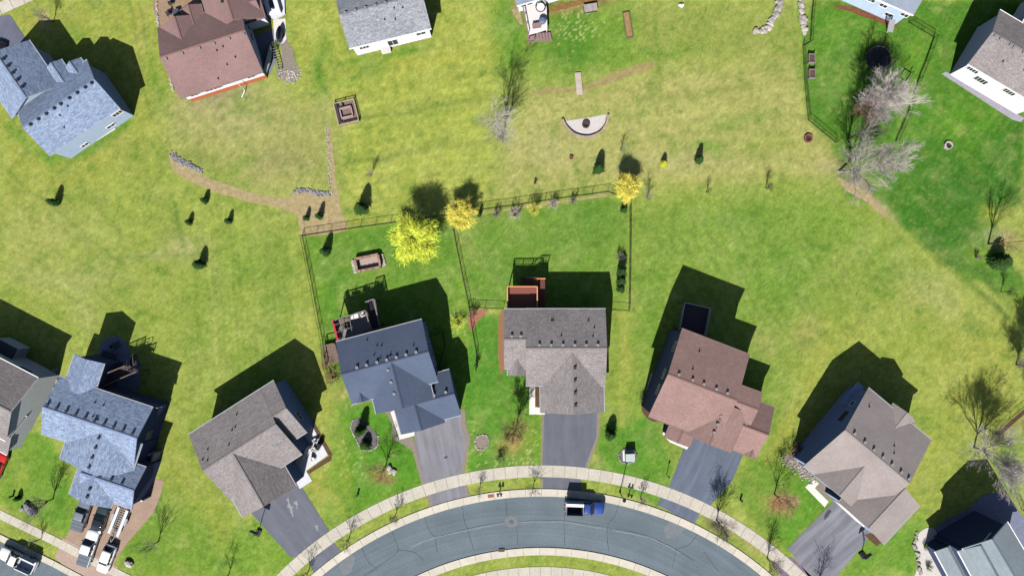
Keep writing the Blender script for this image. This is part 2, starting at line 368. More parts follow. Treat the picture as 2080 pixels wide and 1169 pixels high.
# faint mowing lines and old wheel lines
def stripes(mask, ang, per, amp):
    global col
    a = R(ang); v = -(PX+wx*0.25)*math.sin(a)+(PY+wy*0.25)*math.cos(a)
    s = np.sin(v*2*math.pi/per)+0.6*np.sin(v*2*math.pi/(per*2.7)+1.3)
    s = s*(0.4+vnoise(PX, PY, 70, 91))
    col = col*(1+(amp*s*mask)[..., None])
stripes(pol([(690,120),(1000,60),(1000,400),(700,440)], 20), -9, 17, 0.07)
stripes(pol([(1100,180),(1640,120),(1640,360),(1050,380)], 30), -8, 26, 0.03)
stripes(pol([(1800,300),(2080,200),(2080,420),(1940,540),(1800,420)], 12), -55, 15, 0.075)
stripes(pol([(0,300),(350,340),(560,600),(500,700),(0,600)], 40), 22, 15, 0.045)
stripes(pol([(1300,420),(1800,480),(1950,620),(1650,640),(1300,800)], 40), 62, 19, 0.055)
stripes(pol([(380,440),(600,480),(640,660),(420,820)], 30), 86, 13, 0.05)
# organic mottle: green clumps, straw, darker tufts
n1 = fbm(PX, PY, 42, 101); n2 = fbm(PX+999, PY, 16, 131); n3 = fbm(PX*1.0, PY, 7, 151, 2)
sx = fbm(PX*0.82+PY*0.57, (PY*0.82-PX*0.57)*3.0, 34, 171)
lay(np.clip((n1-0.52)*5, 0, 1), C_tan, 0.14)
lay(np.clip((0.46-n1)*5, 0, 1)*np.clip((0.60-n2)*4, 0, 1), C_grn, 0.42)
lay(np.clip((sx-0.56)*6, 0, 1), C_olive, 0.25)
lay(np.clip((0.36-n2)*8, 0, 1), gc(96,136,44), 0.26)
g1 = rs.rand(*PX.shape); g2 = fbm(PX*0.9+PY*0.4, (PY*0.9-PX*0.4)*3.2, 9, 211, 3); g3 = fbm((PX*0.3+PY*0.95)*0.8, (PY*0.3-PX*0.95)*3.0, 11, 231, 3)
lay(np.clip((g2-0.62)*7, 0, 1), C_tan, 0.22); lay(np.clip((g3-0.60)*7, 0, 1), gc(104,142,48), 0.28)
lay(np.clip((n1-0.40)*4, 0, 1)*np.clip((n2-0.55)*6, 0, 1), gc(186,188,92), 0.20)
col *= (0.86+0.28*n3)[..., None]; col *= (0.94+0.12*n2)[..., None]; col *= (0.88+0.24*g1)[..., None]
col *= (0.93+0.14*n1)[..., None]
for cx, cy, sx_, sy_, n in ((1170,30,46,30,26),(1160,68,50,16,40),(1180,55,30,24,24),(1700,950,30,40,14),(1040,940,50,14,26),(1080,920,16,40,24),(720,930,24,60,26),(930,660,16,26,26),(960,890,16,50,12)):
    for i in range(n):           # bleached tufts
        ax = cx+rs.randn()*sx_*0.6; ay = cy+rs.randn()*sy_*0.6
        ix = int((((ax-NX)*HC/FPX)-GX0)/ST); iy = int(((-(ay-NY)*HC/FPX)-GY0)/ST)
        if 1 < ix < nx-2 and 1 < iy < ny-2:
            col[iy, ix] = col[iy, ix]*0.4+gc(206,206,120)*0.6
cm = col.reshape(-1,3).mean(0); col = np.clip(cm*(np.maximum(col,0.002)/cm)**1.05, 0.003, 0.9)
for cx, cy, sx_, sy_, n in ((480,1090,70,50,46),(1010,860,30,60,16),(1180,460,90,30,20),(1160,55,40,30,20),(800,420,80,20,14),(1650,540,90,60,40),(1560,470,80,50,30),(460,600,60,90,26),(1330,560,20,80,14),(700,1000,40,30,18),(1540,820,30,60,12),(1700,100,40,60,22),(640,170,12,60,10),(1180,300,180,30,18),(1950,300,60,80,24),(1850,620,80,50,20),(130,620,80,40,16)):
    for i in range(n):           # small dark clumps
        ax = cx+rs.randn()*sx_*0.6; ay = cy+rs.randn()*sy_*0.6; rr = rs.uniform(1.6,4.2)
        ix = int((((ax-NX)*HC/FPX)-GX0)/ST); iy = int(((-(ay-NY)*HC/FPX)-GY0)/ST); q = 2
        if q < ix < nx-q-1 and q < iy < ny-q-1:
            sl_ = (slice(iy-q,iy+q+1), slice(ix-q,ix+q+1)); mk = np.exp(-(((PX[sl_]-ax)/rr)**2+((PY[sl_]-ay)/(rr*0.7))**2))*0.55
            col[sl_] = col[sl_]*(1-mk[...,None])+gc(70,116,34)*mk[...,None]
col = np.clip(col, 0.004, 0.9)
nv = nx*ny
verts = np.zeros((nv+8, 3), np.float32)
verts[:nv, 0] = XX.ravel(); verts[:nv, 1] = YY.ravel()
FAR = 900.0
verts[nv:nv+4, :2] = [(-FAR,-FAR),(FAR,-FAR),(FAR,FAR),(-FAR,FAR)]
ii, jj = np.meshgrid(np.arange(nx-1), np.arange(ny-1)); b0 = (jj*nx+ii).ravel()
quads = np.stack([b0, b0+1, b0+1+nx, b0+nx], 1)
c00, c10, c11, c01 = 0, nx-1, nv-1, nv-nx
extra = np.array([(nv,nv+1,c10,c00),(nv+1,nv+2,c11,c10),(nv+2,nv+3,c01,c11),(nv+3,nv,c00,c01)])
quads = np.concatenate([quads, extra])
me = bpy.data.meshes.new('lawn'); me.vertices.add(nv+4); me.vertices.foreach_set('co', verts[:nv+4].ravel())
me.loops.add(quads.size); me.loops.foreach_set('vertex_index', quads.ravel().astype(np.int32))
me.polygons.add(len(quads)); me.polygons.foreach_set('loop_start', (np.arange(len(quads))*4).astype(np.int32))
me.update(calc_edges=True); me.validate()
ca = me.color_attributes.new('grass', 'FLOAT_COLOR', 'POINT')
cc = np.ones((nv+4, 4), np.float32); cc[:nv, :3] = col.reshape(-1, 3); cc[nv:, :3] = C_olive
ca.data.foreach_set('color', cc.ravel())
m, t, p = nodes('grass')
at = t.nodes.new('ShaderNodeAttribute'); at.attribute_name = 'grass'
tc = t.nodes.new('ShaderNodeTexCoord').outputs['Object']
f1 = noise(t, tc, 2.6, 5, 0.75, 0.28, 0.72)
f2 = noise(t, scaled(t, tc, (1, 1.5, 1), 0.5), 0.7, 3, 0.6, 0.35, 0.7)
f3 = noise(t, tc, 9.0, 3, 0.8, 0.25, 0.75)
o = mix(t, at.outputs['Color'], mix(t, (0.78,0.83,0.74,1), (1.22,1.16,1.22,1), f1), 1.0, 'MULTIPLY')
o = mix(t, o, mix(t, (0.86,0.90,0.84,1), (1.12,1.09,1.12,1), f2), 1.0, 'MULTIPLY')
o = mix(t, o, mix(t, (0.66,0.71,0.62,1), (1.34,1.28,1.36,1), f3), 1.0, 'MULTIPLY')
t.links.new(o, p.inputs['Base Color']); p.inputs['Roughness'].default_value = 1.0; p.inputs['Specular IOR Level'].default_value = 0.05
bp = t.nodes.new('ShaderNodeBump'); bp.inputs['Strength'].default_value = 0.5; bp.inputs['Distance'].default_value = 0.08
t.links.new(f3, bp.inputs['Height']); t.links.new(bp.outputs[0], p.inputs['Normal'])
me.materials.append(m)
lawn = bpy.data.objects.new('lawn', me); S.collection.objects.link(lawn); tag(lawn, kind='structure')

# ---------------------------------------------------------------- paving
ASPH = M('road_asphalt', srgb(120,134,143,0.62), 0.92, 0.20, 0.18, fine=6)
t = ASPH.node_tree; pr = t.nodes['Principled BSDF']; src = pr.inputs['Base Color'].links[0].from_socket
tcn = t.nodes.new('ShaderNodeTexCoord').outputs['Object']; sb = t.nodes.new('ShaderNodeVectorMath'); sb.operation = 'SUBTRACT'
_c = P2((1100, 1704)); sb.inputs[1].default_value = (_c.x, _c.y, 0); t.links.new(tcn, sb.inputs[0])
ln = t.nodes.new('ShaderNodeVectorMath'); ln.operation = 'LENGTH'; t.links.new(sb.outputs[0], ln.inputs[0])
cx_ = t.nodes.new('ShaderNodeCombineXYZ'); t.links.new(ln.outputs['Value'], cx_.inputs[0])
sc_ = t.nodes.new('ShaderNodeVectorMath'); sc_.operation = 'SCALE'; sc_.inputs['Scale'].default_value = 0.05; t.links.new(tcn, sc_.inputs[0])
ad = t.nodes.new('ShaderNodeVectorMath'); t.links.new(cx_.outputs[0], ad.inputs[0]); t.links.new(sc_.outputs[0], ad.inputs[1])
fw = noise(t, ad.outputs[0], 0.9, 4, 0.65, 0.32, 0.68)
t.links.new(mix(t, src, mix(t, (0.86,0.86,0.86,1), (1.12,1.12,1.11,1), fw), 1.0, 'MULTIPLY'), pr.inputs['Base Color'])
DRIVE_MATS = {}
def drivemat(nm, c, streak=0.0, rot=0.0):
    m, t, p = nodes(nm); tc = t.nodes.new('ShaderNodeTexCoord').outputs['Object']
    f = noise(t, tc, 0.5, 4, 0.6, 0.3, 0.7); o = mix(t, c, tuple(x*0.80 for x in c[:3])+(1,), f)
    g = noise(t, scaled(t, tc, (0.10, 0.9, 1), rot), 1.0, 3, 0.55, 0.42, 0.75)
    o = mix(t, o, tuple(min(1, x*(1+streak)) for x in c[:3])+(1,), g)
    h = noise(t, tc, 8, 3, 0.8, 0.25, 0.75)
    o = mix(t, o, mix(t, (0.86,)*3+(1,), (1.14,)*3+(1,), h), 1.0, 'MULTIPLY')
    t.links.new(o, p.inputs['Base Color']); p.inputs['Roughness'].default_value = 0.9; return m
def sheet(name, pts, z, mat, thick=None, smooth_n=0, kind='structure', jag=0.0):
    q = [P2(a) for a in pts]
    if smooth_n: q = crom(q, smooth_n)
    if jag:
        rg = random.Random(len(pts)+int(pts[0][0])); q = [a+Vector((rg.uniform(-jag,jag), rg.uniform(-jag,jag))) for a in q]
    b = MB(); b.prism(q, -0.05, z)
    o = b.build(name, mat); o['kind'] = kind; return o
def crom(q, n, closed=True):
    out = []; k = len(q)
    for i in range(k if closed else k-1):
        p0, p1, p2, p3 = q[(i-1)%k] if closed or i > 0 else q[0], q[i], q[(i+1)%k], q[(i+2)%k] if closed or i+2 < k else q[-1]
        for s in range(n):
            t = s/n
            out.append(0.5*((2*p1)+(-p0+p2)*t+(2*p0-5*p1+4*p2-p3)*t*t+(-p0+3*p1-3*p2+p3)*t**3))
    if not closed: out.append(q[-1])
    return out
K = HC/FPX
CC = P2((1100, 1704))
def arc(r, a0, a1, n=120):
    return [CC+Vector((math.sin(a), math.cos(a)))*r*K for a in [R(a0+(a1-a0)*i/n) for i in range(n+1)]]
def ring(name, r0, r1, z, mat, a0=-52, a1=52, kind='structure'):
    b = MB(); b.prism(arc(r0, a0, a1)+arc(r1, a0, a1)[::-1], -0.05, z); o = b.build(name, mat); o['kind'] = kind; return o
ring('road', 592, 701, 0.008, ASPH)
KERB = M('kerb_concrete', srgb(206,199,184,0.80), 0.9, 0.14, 0.8, fine=8, island=0.05)
PAVE = M('pavement_concrete', srgb(200,193,179,0.76), 0.9, 0.12, 0.6, fine=8, island=0.05)
def slabs(name, r0, r1, z, mat, a0, a1, step, gap=0.035, drop=()):
    b = MB(); n = int((a1-a0)/step); 
    for i in range(n):
        s0 = a0+i*step; s1 = s0+step-gap
        b.prism(arc(r0, s0, s1, 3)+arc(r1, s0, s1, 3)[::-1], -0.05, z)
    o = b.build(name, mat); o['kind'] = 'structure'; return o
slabs('kerb', 697, 712, 0.12, KERB, -52, 52, 2.6, 0.05)
slabs('kerb', 578, 593, 0.12, KERB, -58, 58, 3.2, 0.05)
slabs('pavement', 736, 760, 0.05, PAVE, -50, 50, 1.85, 0.06)
slabs('pavement', 530, 554, 0.05, PAVE, -60, 60, 2.3, 0.07)
ring('pavement_joint', 737, 759, 0.03, M('joint_grey', srgb(150,142,130,0.7), 0.9, 0.1), -50, 50)
ring('kerb_joint', 698, 711, 0.09, MATS['joint_grey'], -52, 52)
def strip(name, pts, wpx, z, mat, seg=None, gap=0.05, kind='structure', wig=0):
    """a band of paving along a line, cut into slabs when seg is given"""
    q = [P2(a) for a in pts]; b = MB(); hw = wpx*K/2
    for i in range(len(q)-1):
        a, c = q[i], q[i+1]; L = (c-a).length; d = (c-a)/L; nrm = Vector((-d.y, d.x)); k = max(1, int(round(L/(seg or L))))
        for j in range(k):
            s0 = a+d*(L*j/k); s1 = a+d*(L*(j+1)/k-(gap if seg else 0))
            b.prism([s0-nrm*hw, s1-nrm*hw, s1+nrm*hw, s0+nrm*hw], -0.05, z)
    o = b.build(name, mat); o['kind'] = kind; return o
# the street at the lower left
sheet('road', [(-60,1070),(0,1100),(60,1128),(130,1158),(150,1169),(220,1210),(-60,1210)], 0.012, ASPH)
strip('kerb', [(-60,1063),(0,1090),(110,1144),(200,1192)], 12, 0.12, KERB, 3.0)
strip('pavement', [(-60,1014),(0,1044),(110,1097),(255,1172),(300,1196)], 17, 0.05, PAVE, 2.0)
strip('pavement', [(-20,25),(0,18),(70,-14),(110,-34)], 24, 0.05, PAVE, 1.8)
sheet('road', [(-60,0),(0,-20),(-60,-60)], 0.012, ASPH)
# driveways
dr = lambda n, c, s=0.25, r=0.0: drivemat(n, srgb(*c, 0.66), s, r)
D1 = dr('drive_centre', (106,110,121), 0.12, 1.57)
sheet('driveway', [(1106,825),(1215,825),(1213,889),(1205,912),(1189,950),(1102,950)], 0.024, D1)
sheet('driveway', [(1102,962),(1180,966),(1180,1000),(1102,1000)], 0.024, D1)
D2 = dr('drive_slate', (134,134,142), 0.30, -1.35)
sheet('driveway', [(838,870),(935,840),(947,880),(950,900),(938,966),(862,992)], 0.024, D2)
sheet('driveway', [(868,994),(940,975),(950,1012),(880,1034)], 0.024, D2)
D3 = dr('drive_dark', (108,112,124), 0.14, -0.92)
sheet('driveway', [(500,1030),(605,975),(672,1082),(610,1130),(590,1130)], 0.024, D3)
sheet('driveway', [(620,1125),(670,1090),(700,1128),(660,1169),(645,1180)], 0.024, D3)
D4 = dr('drive_blue', (100,110,128), 0.30, 1.15)
sheet('driveway', [(1400,880),(1500,910),(1508,925),(1488,975),(1455,1012),(1440,1030),(1358,990)], 0.024, D4)
sheet('driveway', [(1350,992),(1428,1030),(1410,1064),(1335,1024)], 0.024, D4)
D5 = dr('drive_streaked', (126,127,137), 0.55, 0.76)
sheet('driveway', [(1700,1010),(1775,1080),(1690,1180),(1650,1180),(1600,1112)], 0.024, D5)
sheet('driveway', [(1568,1140),(1608,1130),(1660,1180),(1600,1190)], 0.024, dr('drive_apron', (132,110,132), 0.3, 0.5))
D6 = dr('drive_corner', (104,108,126), 0.2, 1.0)
sheet('driveway', [(-40,40),(20,30),(62,92),(42,112),(0,150),(-60,150)], 0.024, D6)
sheet('driveway', [(-20,900),(22,905),(8,960),(-20,1010)], 0.024, D1)
PAVER = M('clay_pavers', srgb(176,150,132,0.7), 0.9, 0.16, 0.5, fine=7)
sheet('driveway', [(172,1020),(298,970),(333,975),(328,1000),(312,1040),(262,1098),(240,1128),(228,1150),(130,1098)], 0.024, PAVER, smooth_n=0)
sheet('driveway', [(128,1092),(240,1150),(226,1180),(160,1180),(112,1130)], 0.030, M('clay_pavers_pale', srgb(188,164,148,0.7), 0.9, 0.12, 0.5, fine=7))
# cracks, seams and covers in the asphalt
CRK = M('tar_crack', srgb(70,80,88,0.5), 0.9, 0.2); SEAM = M('pale_seam', srgb(150,158,160,0.62), 0.9, 0.2, 2.0)
def line(b, pts, wd, z, rg, wig=0.5, taper=False):
    q = crom([P2(a) for a in pts], 10, closed=False); q = [a+Vector((rg.uniform(-1,1), rg.uniform(-1,1)))*wig*K for a in q]
    vs = []
    for i in range(len(q)):
        d = (q[min(i+1, len(q)-1)]-q[max(i-1, 0)]).normalized(); n = Vector((-d.y, d.x))*wd/2*rg.uniform(0.55, 1.2)
        vs += [(*(q[i]-n), z), (*(q[i]+n), z)]
    line.z = getattr(line, 'z', 0)+0.00008; vs = [(v[0], v[1], z+line.z) for v in vs]
    b.add(vs, [(2*i, 2*i+2, 2*i+3, 2*i+1) for i in range(len(q)-1)])
rg = random.Random(5); b = MB()
for pts in ([(939,1024),(943,1055),(950,1075),(962,1115)],[(862,1048),(872,1075),(885,1088),(920,1080),(948,1073),(985,1065),(1030,1058)],
            [(1028,1003),(1030,1045),(1047,1060),(1052,1105)],[(1147,1040),(1146,1060),(1147,1108)],[(1047,1058),(1100,1056),(1150,1057),(1200,1064),(1234,1069)],
            [(1256,1020),(1250,1045),(1234,1070),(1236,1120)],[(1234,1069),(1245,1072),(1310,1085),(1340,1098),(1380,1118),(1410,1140)],
            [(1374,1112),(1366,1150)],[(796,1076),(808,1110),(808,1118),(790,1134),(740,1169)],[(808,1116),(840,1120),(862,1138)],[(735,1112),(750,1142),(765,1152)],
            [(1420,1078),(1400,1105),(1372,1114)],[(1430,1120),(1460,1160)],[(884,1090),(888,1120)]):
    line(b, pts, 0.065, 0.014, rg)
b.build('road_cracks', CRK)['kind'] = 'structure'
b = MB()
for pts in ([(835,1110),(880,1092),(950,1076),(1030,1060)],[(1055,1060),(1100,1059),(1150,1060),(1232,1074)],[(1245,1076),(1320,1092),(1380,1122)]):
    line(b, pts, 0.16, 0.0125, rg, 0.8)
b.build('road_seam', SEAM)['kind'] = 'structure'
PATCH = M('bleached_patch', srgb(132,138,144,0.64), 0.9, 0.15, 1.2, fine=6)
for q in ([(1027,1052),(1040,1046),(1052,1056),(1050,1066),(1038,1071),(1028,1064)],[(690,1150),(705,1125),(722,1130),(715,1155),(700,1168)],[(1350,1070),(1375,1052),(1392,1064),(1380,1085),(1356,1092)]):
    sheet('road_patch', q, 0.0155, PATCH, smooth_n=4, jag=0.12)
STAIN = M('oil_stain', srgb(86,88,96,0.6), 0.9, 0.2, 2, fine=6); CHALK = M('chalk_marks', srgb(158,160,168,0.74), 0.9, 0.25, 3, fine=6)
for q in ([(1675,1045),(1683,1034),(1688,1038),(1680,1050),(1674,1054)],[(902,928),(907,924),(909,928),(905,931)]): sheet('driveway_stain', q, 0.029, STAIN, smooth_n=4, jag=0.06)
for q in ([(584,1012),(587,1010),(590,1024),(594,1030),(598,1046),(594,1048),(590,1034),(585,1028)],[(598,1018),(602,1016),(606,1026),(602,1030)],[(640,1068),(644,1066),(647,1072),(643,1075)]): sheet('driveway_marks', q, 0.029, CHALK, smooth_n=4, jag=0.22)
b = MB(); c = P(1039,1059); b.cyl((c.x,c.y,0), 0.36, 0.025, 24); tag(b.build('manhole_cover', M('cast_iron', srgb(128,122,122,0.5), 0.7, 0.4, 9), loc=(c.x,c.y,0)), 'round manhole cover set in the crown of the curved street', 'manhole cover')
for px, py, rz, cl, lb in ((997,1006,0.12,srgb(150,84,60),'rust red storm drain cover in the upper kerb of the street'),(1019,1116,0.05,srgb(84,66,60),'dark storm drain grate in the lower kerb below the manhole')):
    c = P(px,py); b = MB(); b.box((c.x,c.y,0.06),(0.95,0.5,0.14),rz)
    for i in range(7): b.box((c.x-0.39+i*0.13,c.y,0.14),(0.05,0.42,0.02),rz)
    tag(b.build('storm_drain', M('drain_'+str(px), cl, 0.7, 0.3, 6), loc=(c.x,c.y,0)), lb, 'storm drain')
# ---------------------------------------------------------------- houses
class House:
    def __init__(s, label, c, roof, wall, fascia=WHITE, name='house', group='detached family houses'):
        p = P(*c); s.root = wthing(name, label, 'house', (p.x, p.y, 0), group)
        s.roofm = roof; s.wallm = wall; s.fas = fascia; s.wb = MB(); s.wings = []
    def wing(s, A, B, C, eave, pitch=0.37, across=False, ov=0.4, roofm=None, gut=True, vents=None, cap=True, wall=True):
        a, b, c = P2(A, eave), P2(B, eave), P2(C, eave)
        u = (b-a).normalized(); n = Vector((-u.y, u.x)); d = (c-a).dot(n)
        if d < 0: n = -n; d = -d
        if across:
            L = (b-a).length; a2 = b; u2 = n; n2 = -u; a, u, n, L, d = a2, u2, n2, d, L
        else: L = (b-a).length
        rise = pitch*d/2; T = 0.2
        W = lambda s_, t_, z: (a.x+u.x*s_+n.x*t_, a.y+u.y*s_+n.y*t_, z)
        ze, zr = eave, eave+rise
        top = [W(0,0,ze),W(L,0,ze),W(L,d/2,zr),W(0,d/2,zr),W(L,d,ze),W(0,d,ze)]
        bot = [(x,y,z-T) for x,y,z in top]
        flip = (u.x*n.y-u.y*n.x) < 0
        mb = MB(); uvs = []
        sl = math.hypot(d/2, rise)
        def F(vs, m, uv=None):
            if flip: vs = vs[::-1]; uv = uv[::-1] if uv else None
            mb.add(vs, [tuple(range(len(vs)))], m); uvs.extend(uv or [(0,0)]*len(vs))
        o1 = random.Random(int(A[0]*7+A[1])).uniform(0,50)
        F([top[0],top[1],top[2],top[3]], 0, [(o1,0),(o1+L,0),(o1+L,sl),(o1,sl)])
        F([top[4],top[5],top[3],top[2]], 0, [(o1+L,20),(o1,20),(o1,20+sl),(o1+L,20+sl)])
        F([bot[3],bot[2],bot[1],bot[0]], 1); F([bot[2],bot[3],bot[5],bot[4]], 1)
        F([bot[0],bot[1],top[1],top[0]], 1); F([bot[4],bot[5],top[5],top[4]], 1)
        F([bot[5],bot[3],top[3],top[5]][::-1][::-1], 1); F([bot[3],bot[0],top[0],top[3]], 1)
        F([bot[1],bot[2],top[2],top[1]], 1); F([bot[2],bot[4],top[4],top[2]], 1)
        ro = mb.build('roof', [roofm or s.roofm, s.fas], s.root, uvs=uvs)
        if cap:
            cb = MB(); cb.bar(W(0.02,d/2,zr-0.005), W(L-0.02,d/2,zr-0.005), 0.24, 0.035)
            cm = M('cap_'+(roofm or s.roofm).name, s.capc, 0.9, 0.2, 4)
            cb.build('ridge_cap', cm, ro)
        if gut:
            for tt, sg in ((0,-1),(d,1)):
                gb = MB(); gb.bar(W(0,tt+sg*0.06,ze-0.07), W(L,tt+sg*0.06,ze-0.07), 0.12, 0.13)
                gb.build('gutter', s.fas, ro)
        if wall:
            dw = d-2*ov; zt = eave+pitch*ov-T-0.01; zc = zt+pitch*dw/2; b0 = len(s.wb.v); v = []
            for q in (ov, L-ov):
                v += [W(q,ov,0),W(q,d-ov,0),W(q,d-ov,zt),W(q,d/2,zc),W(q,ov,zt)]
            fs = [(0,1,2,3,4),(9,8,7,6,5),(5,6,1,0),(6,7,2,1),(7,8,3,2),(8,9,4,3),(9,5,0,4)]
            if not flip: fs = [f[::-1] for f in fs]
            s.wb.add(v, fs)
        info = dict(W=W, L=L, d=d, ze=ze, zr=zr, ov=ov, u=u, n=n, roof=ro, flip=flip, pitch=pitch, rise=rise)
        s.wings.append(info)
        return info
    def vents(s, wi, ts, side=1, off=0.7, kind='box', mat=None):
        """box vents beside the ridge (side 1 = far slope) or pipes"""
        i = wi
        for t in ts:
            if kind == 'box':
                ss, dd = t*i['L'], i['d']/2+side*off; z = i['zr']-abs(side*off)*i['pitch']
                b = MB(); c = i['W'](ss, dd, z+0.07); ang = math.atan2(i['u'].y, i['u'].x)
                b.box(c, (0.30,0.32,0.26), ang); b.box((c[0],c[1],c[2]+0.15), (0.38,0.40,0.04), ang)
                b.build('roof_vent', mat or VENT, i['roof'])
            else:
                ss, dd = t[0]*i['L'], i['d']*t[1]; z = i['zr']-abs(dd-i['d']/2)*i['pitch']
                b = MB(); c = i['W'](ss, dd, z-0.05); b.cyl(c, 0.05, 0.38, 8); b.cyl(c, 0.14, 0.1, 8)
                b.build('vent_pipe', VENT2, i['roof'])
    def window(s, wi, side, t, z, w_, h_, frame=None, panes=2, label=None, nm='window'):
        i = wi; ov = i['ov']; L, d, W = i['L'], i['d'], i['W']
        e = {'front': (lambda q, o: W(q*L, ov-o, 0), i['u']), 'back': (lambda q, o: W(q*L, d-ov+o, 0), i['u']),
             'left': (lambda q, o: W(ov-o, q*d, 0), i['n']), 'right': (lambda q, o: W(L-ov+o, q*d, 0), i['n'])}[side]
        f, ax = e; ang = math.atan2(ax.y, ax.x); b = MB()
        c = f(t, 0.02); c0 = (c[0], c[1], z)
        for sx_, sz_, ww, hh in ((-1,0,0.08,h_),(1,0,0.08,h_),(0,-1,w_+0.16,0.1),(0,1,w_+0.16,0.1)):
            cx = sx_*w_/2; cz = sz_*h_/2
            b.box((c0[0]+ax.x*cx, c0[1]+ax.y*cx, z+cz), (ww, 0.10, hh), ang)
        for k in range(1, panes):
            cx = -w_/2+w_*k/panes; b.box((c0[0]+ax.x*cx, c0[1]+ax.y*cx, z), (0.06, 0.09, h_), ang)
        wo = b.build(nm, frame or WHITE, s.root)
        c = f(t, 0.012); g = MB(); g.box((c[0], c[1], z), (w_-0.02, 0.04, h_-0.02), ang)
        g.build('pane', GLASS, wo); return wo
    def finish(s):
        s.wb.build('wall', s.wallm, s.root)
VENT = M('vent_grey', srgb(150,148,148,0.7), 0.6, 0.2); VENT2 = M('vent_black', (0.02,0.02,0.025,1), 0.6, 0.2)
S_BLUE = shingle('shingle_blue', srgb(134,152,182,0.64), srgb(88,106,140,0.64), srgb(176,192,216,0.64), fine=4.2, grain=0.34)
S_BLUE2 = shingle('shingle_skyblue', srgb(128,146,176,0.700), srgb(80,98,134,0.700), srgb(176,192,214,0.700), fine=4.4, grain=0.36)
S_SLATE = shingle('shingle_slate', srgb(92,104,128,0.624), srgb(82,94,116,0.624), srgb(102,114,138,0.624), mott=0.5, fine=6, grain=0.26)
S_TAN = shingle('shingle_tan', srgb(158,150,149,0.550), srgb(126,120,121,0.550), srgb(184,176,174,0.550), fine=4.0, grain=0.36)
S_TAN2 = shingle('shingle_taupe', srgb(152,140,134,0.62), srgb(136,126,120,0.62), srgb(166,154,148,0.62), mott=0.6)
S_TAN3 = shingle('shingle_sand', srgb(162,152,149,0.648), srgb(148,138,136,0.648), srgb(176,166,162,0.648), mott=0.6, fine=6, grain=0.26)
S_BROWN = shingle('shingle_brown', srgb(160,130,124,0.605), srgb(142,114,110,0.605), srgb(178,148,140,0.605), mott=0.7, fine=5, grain=0.28)
S_BROWN2 = shingle('shingle_rose', srgb(156,126,124,0.556), srgb(144,114,112,0.556), srgb(170,140,136,0.556), mott=0.6, fine=5, grain=0.26)
S_GREY = shingle('shingle_grey', srgb(154,158,166,0.589), srgb(112,118,130,0.589), srgb(194,196,202,0.589), fine=4.0, grain=0.40)
S_GREYB = shingle('shingle_greyblue', srgb(142,152,168,0.62), srgb(128,138,156,0.62), srgb(160,170,184,0.62), mott=0.6)
S_GREEN = shingle('shingle_sage', srgb(146,158,164,0.62), srgb(130,142,150,0.62), srgb(162,174,180,0.62), mott=0.6)
W_BLUE = siding('siding_pale_blue', srgb(176,196,216,0.8)); W_NAVY = siding('siding_slate_blue', srgb(160,174,208,0.8))
W_SLATE = siding('siding_dark_slate', srgb(112,122,146,0.8)); W_WHITE = siding('siding_white', srgb(222,226,230,0.9), dark=0.88)
W_GREY = siding('siding_grey_green', srgb(206,214,212,0.85)); W_DARK = siding('siding_dark_navy', srgb(84,94,128,0.75)); W_SKY = siding('siding_light_blue', srgb(184,204,226,0.8))

GDOOR = siding('garage_door_panels', srgb(222,220,214,0.85), 0.55, 0.86)
def garage(hs, wi, t, w_, side='left'):
    i = hs.wings[wi]; ov, L, d, W = i['ov'], i['L'], i['d'], i['W']
    if side == 'left': c = W(ov-0.04, t*d, 1.15); ax = i['n']
    elif side == 'back': c = W(t*L, d-ov+0.04, 1.15); ax = i['u']
    else: c = W(t*L, ov-0.04, 1.15); ax = i['u']
    ang = math.atan2(ax.y, ax.x); b = MB(); b.box(c, (w_, 0.1, 2.3), ang); g = b.build('garage_door', GDOOR, hs.root)
    b = MB()
    for sg in (-1, 1): b.box((c[0]+ax.x*sg*(w_/2+0.08), c[1]+ax.y*sg*(w_/2+0.08), 1.2), (0.14, 0.16, 2.4), ang)
    b.box((c[0], c[1], 2.42), (w_+0.3, 0.16, 0.14), ang); b.build('door_frame', WHITE, g)
# A: blue shingled house, top left
A = House('blue grey shingled house with pale blue siding at the top left corner', (150,215), S_BLUE, W_BLUE, fascia=M('blue_trim', srgb(176,190,208,0.7), 0.6)); A.capc = srgb(140,158,190,0.6)
w0 = A.wing((100,316),(243,219),(173,124), 4.8, 0.5)
A.vents(w0, [0.10,0.21,0.32,0.43,0.52,0.64,0.75,0.86,0.95], side=-1, off=0.25, mat=VENT2)
A.vents(w0, [(0.42,0.36),(0.56,0.40),(0.36,0.2)], kind='pipe')
w1 = A.wing((25,240),(-38,148),(97,137), 4.8+0.012, 0.5); A.vents(w1, [0.2,0.35,0.5,0.65,0.8], side=1, off=0.4, mat=VENT2)
A.wing((93,141),(124,120),(150,165), 4.75, 0.5, across=True); A.wing((131,140),(163,117),(175,152), 4.7, 0.55, across=True)
for tt, ww in ((0.90,1.6),): A.window(w0, 'front', tt, 3.2, ww, 1.0, panes=3)
A.window(w0, 'front', 0.70, 1.3, 1.4, 0.8); A.window(w0, 'front', 0.3, 1.0, 1.2, 0.8)
b = MB(); c0, c1 = P(194,282,0.1), P(233,258,0.1)
b.bar((c0.x,c0.y,0.1),(c1.x,c1.y,0.1), 0.7, 0.2); b.build('step', CONCRETE, A.root)
A.finish()

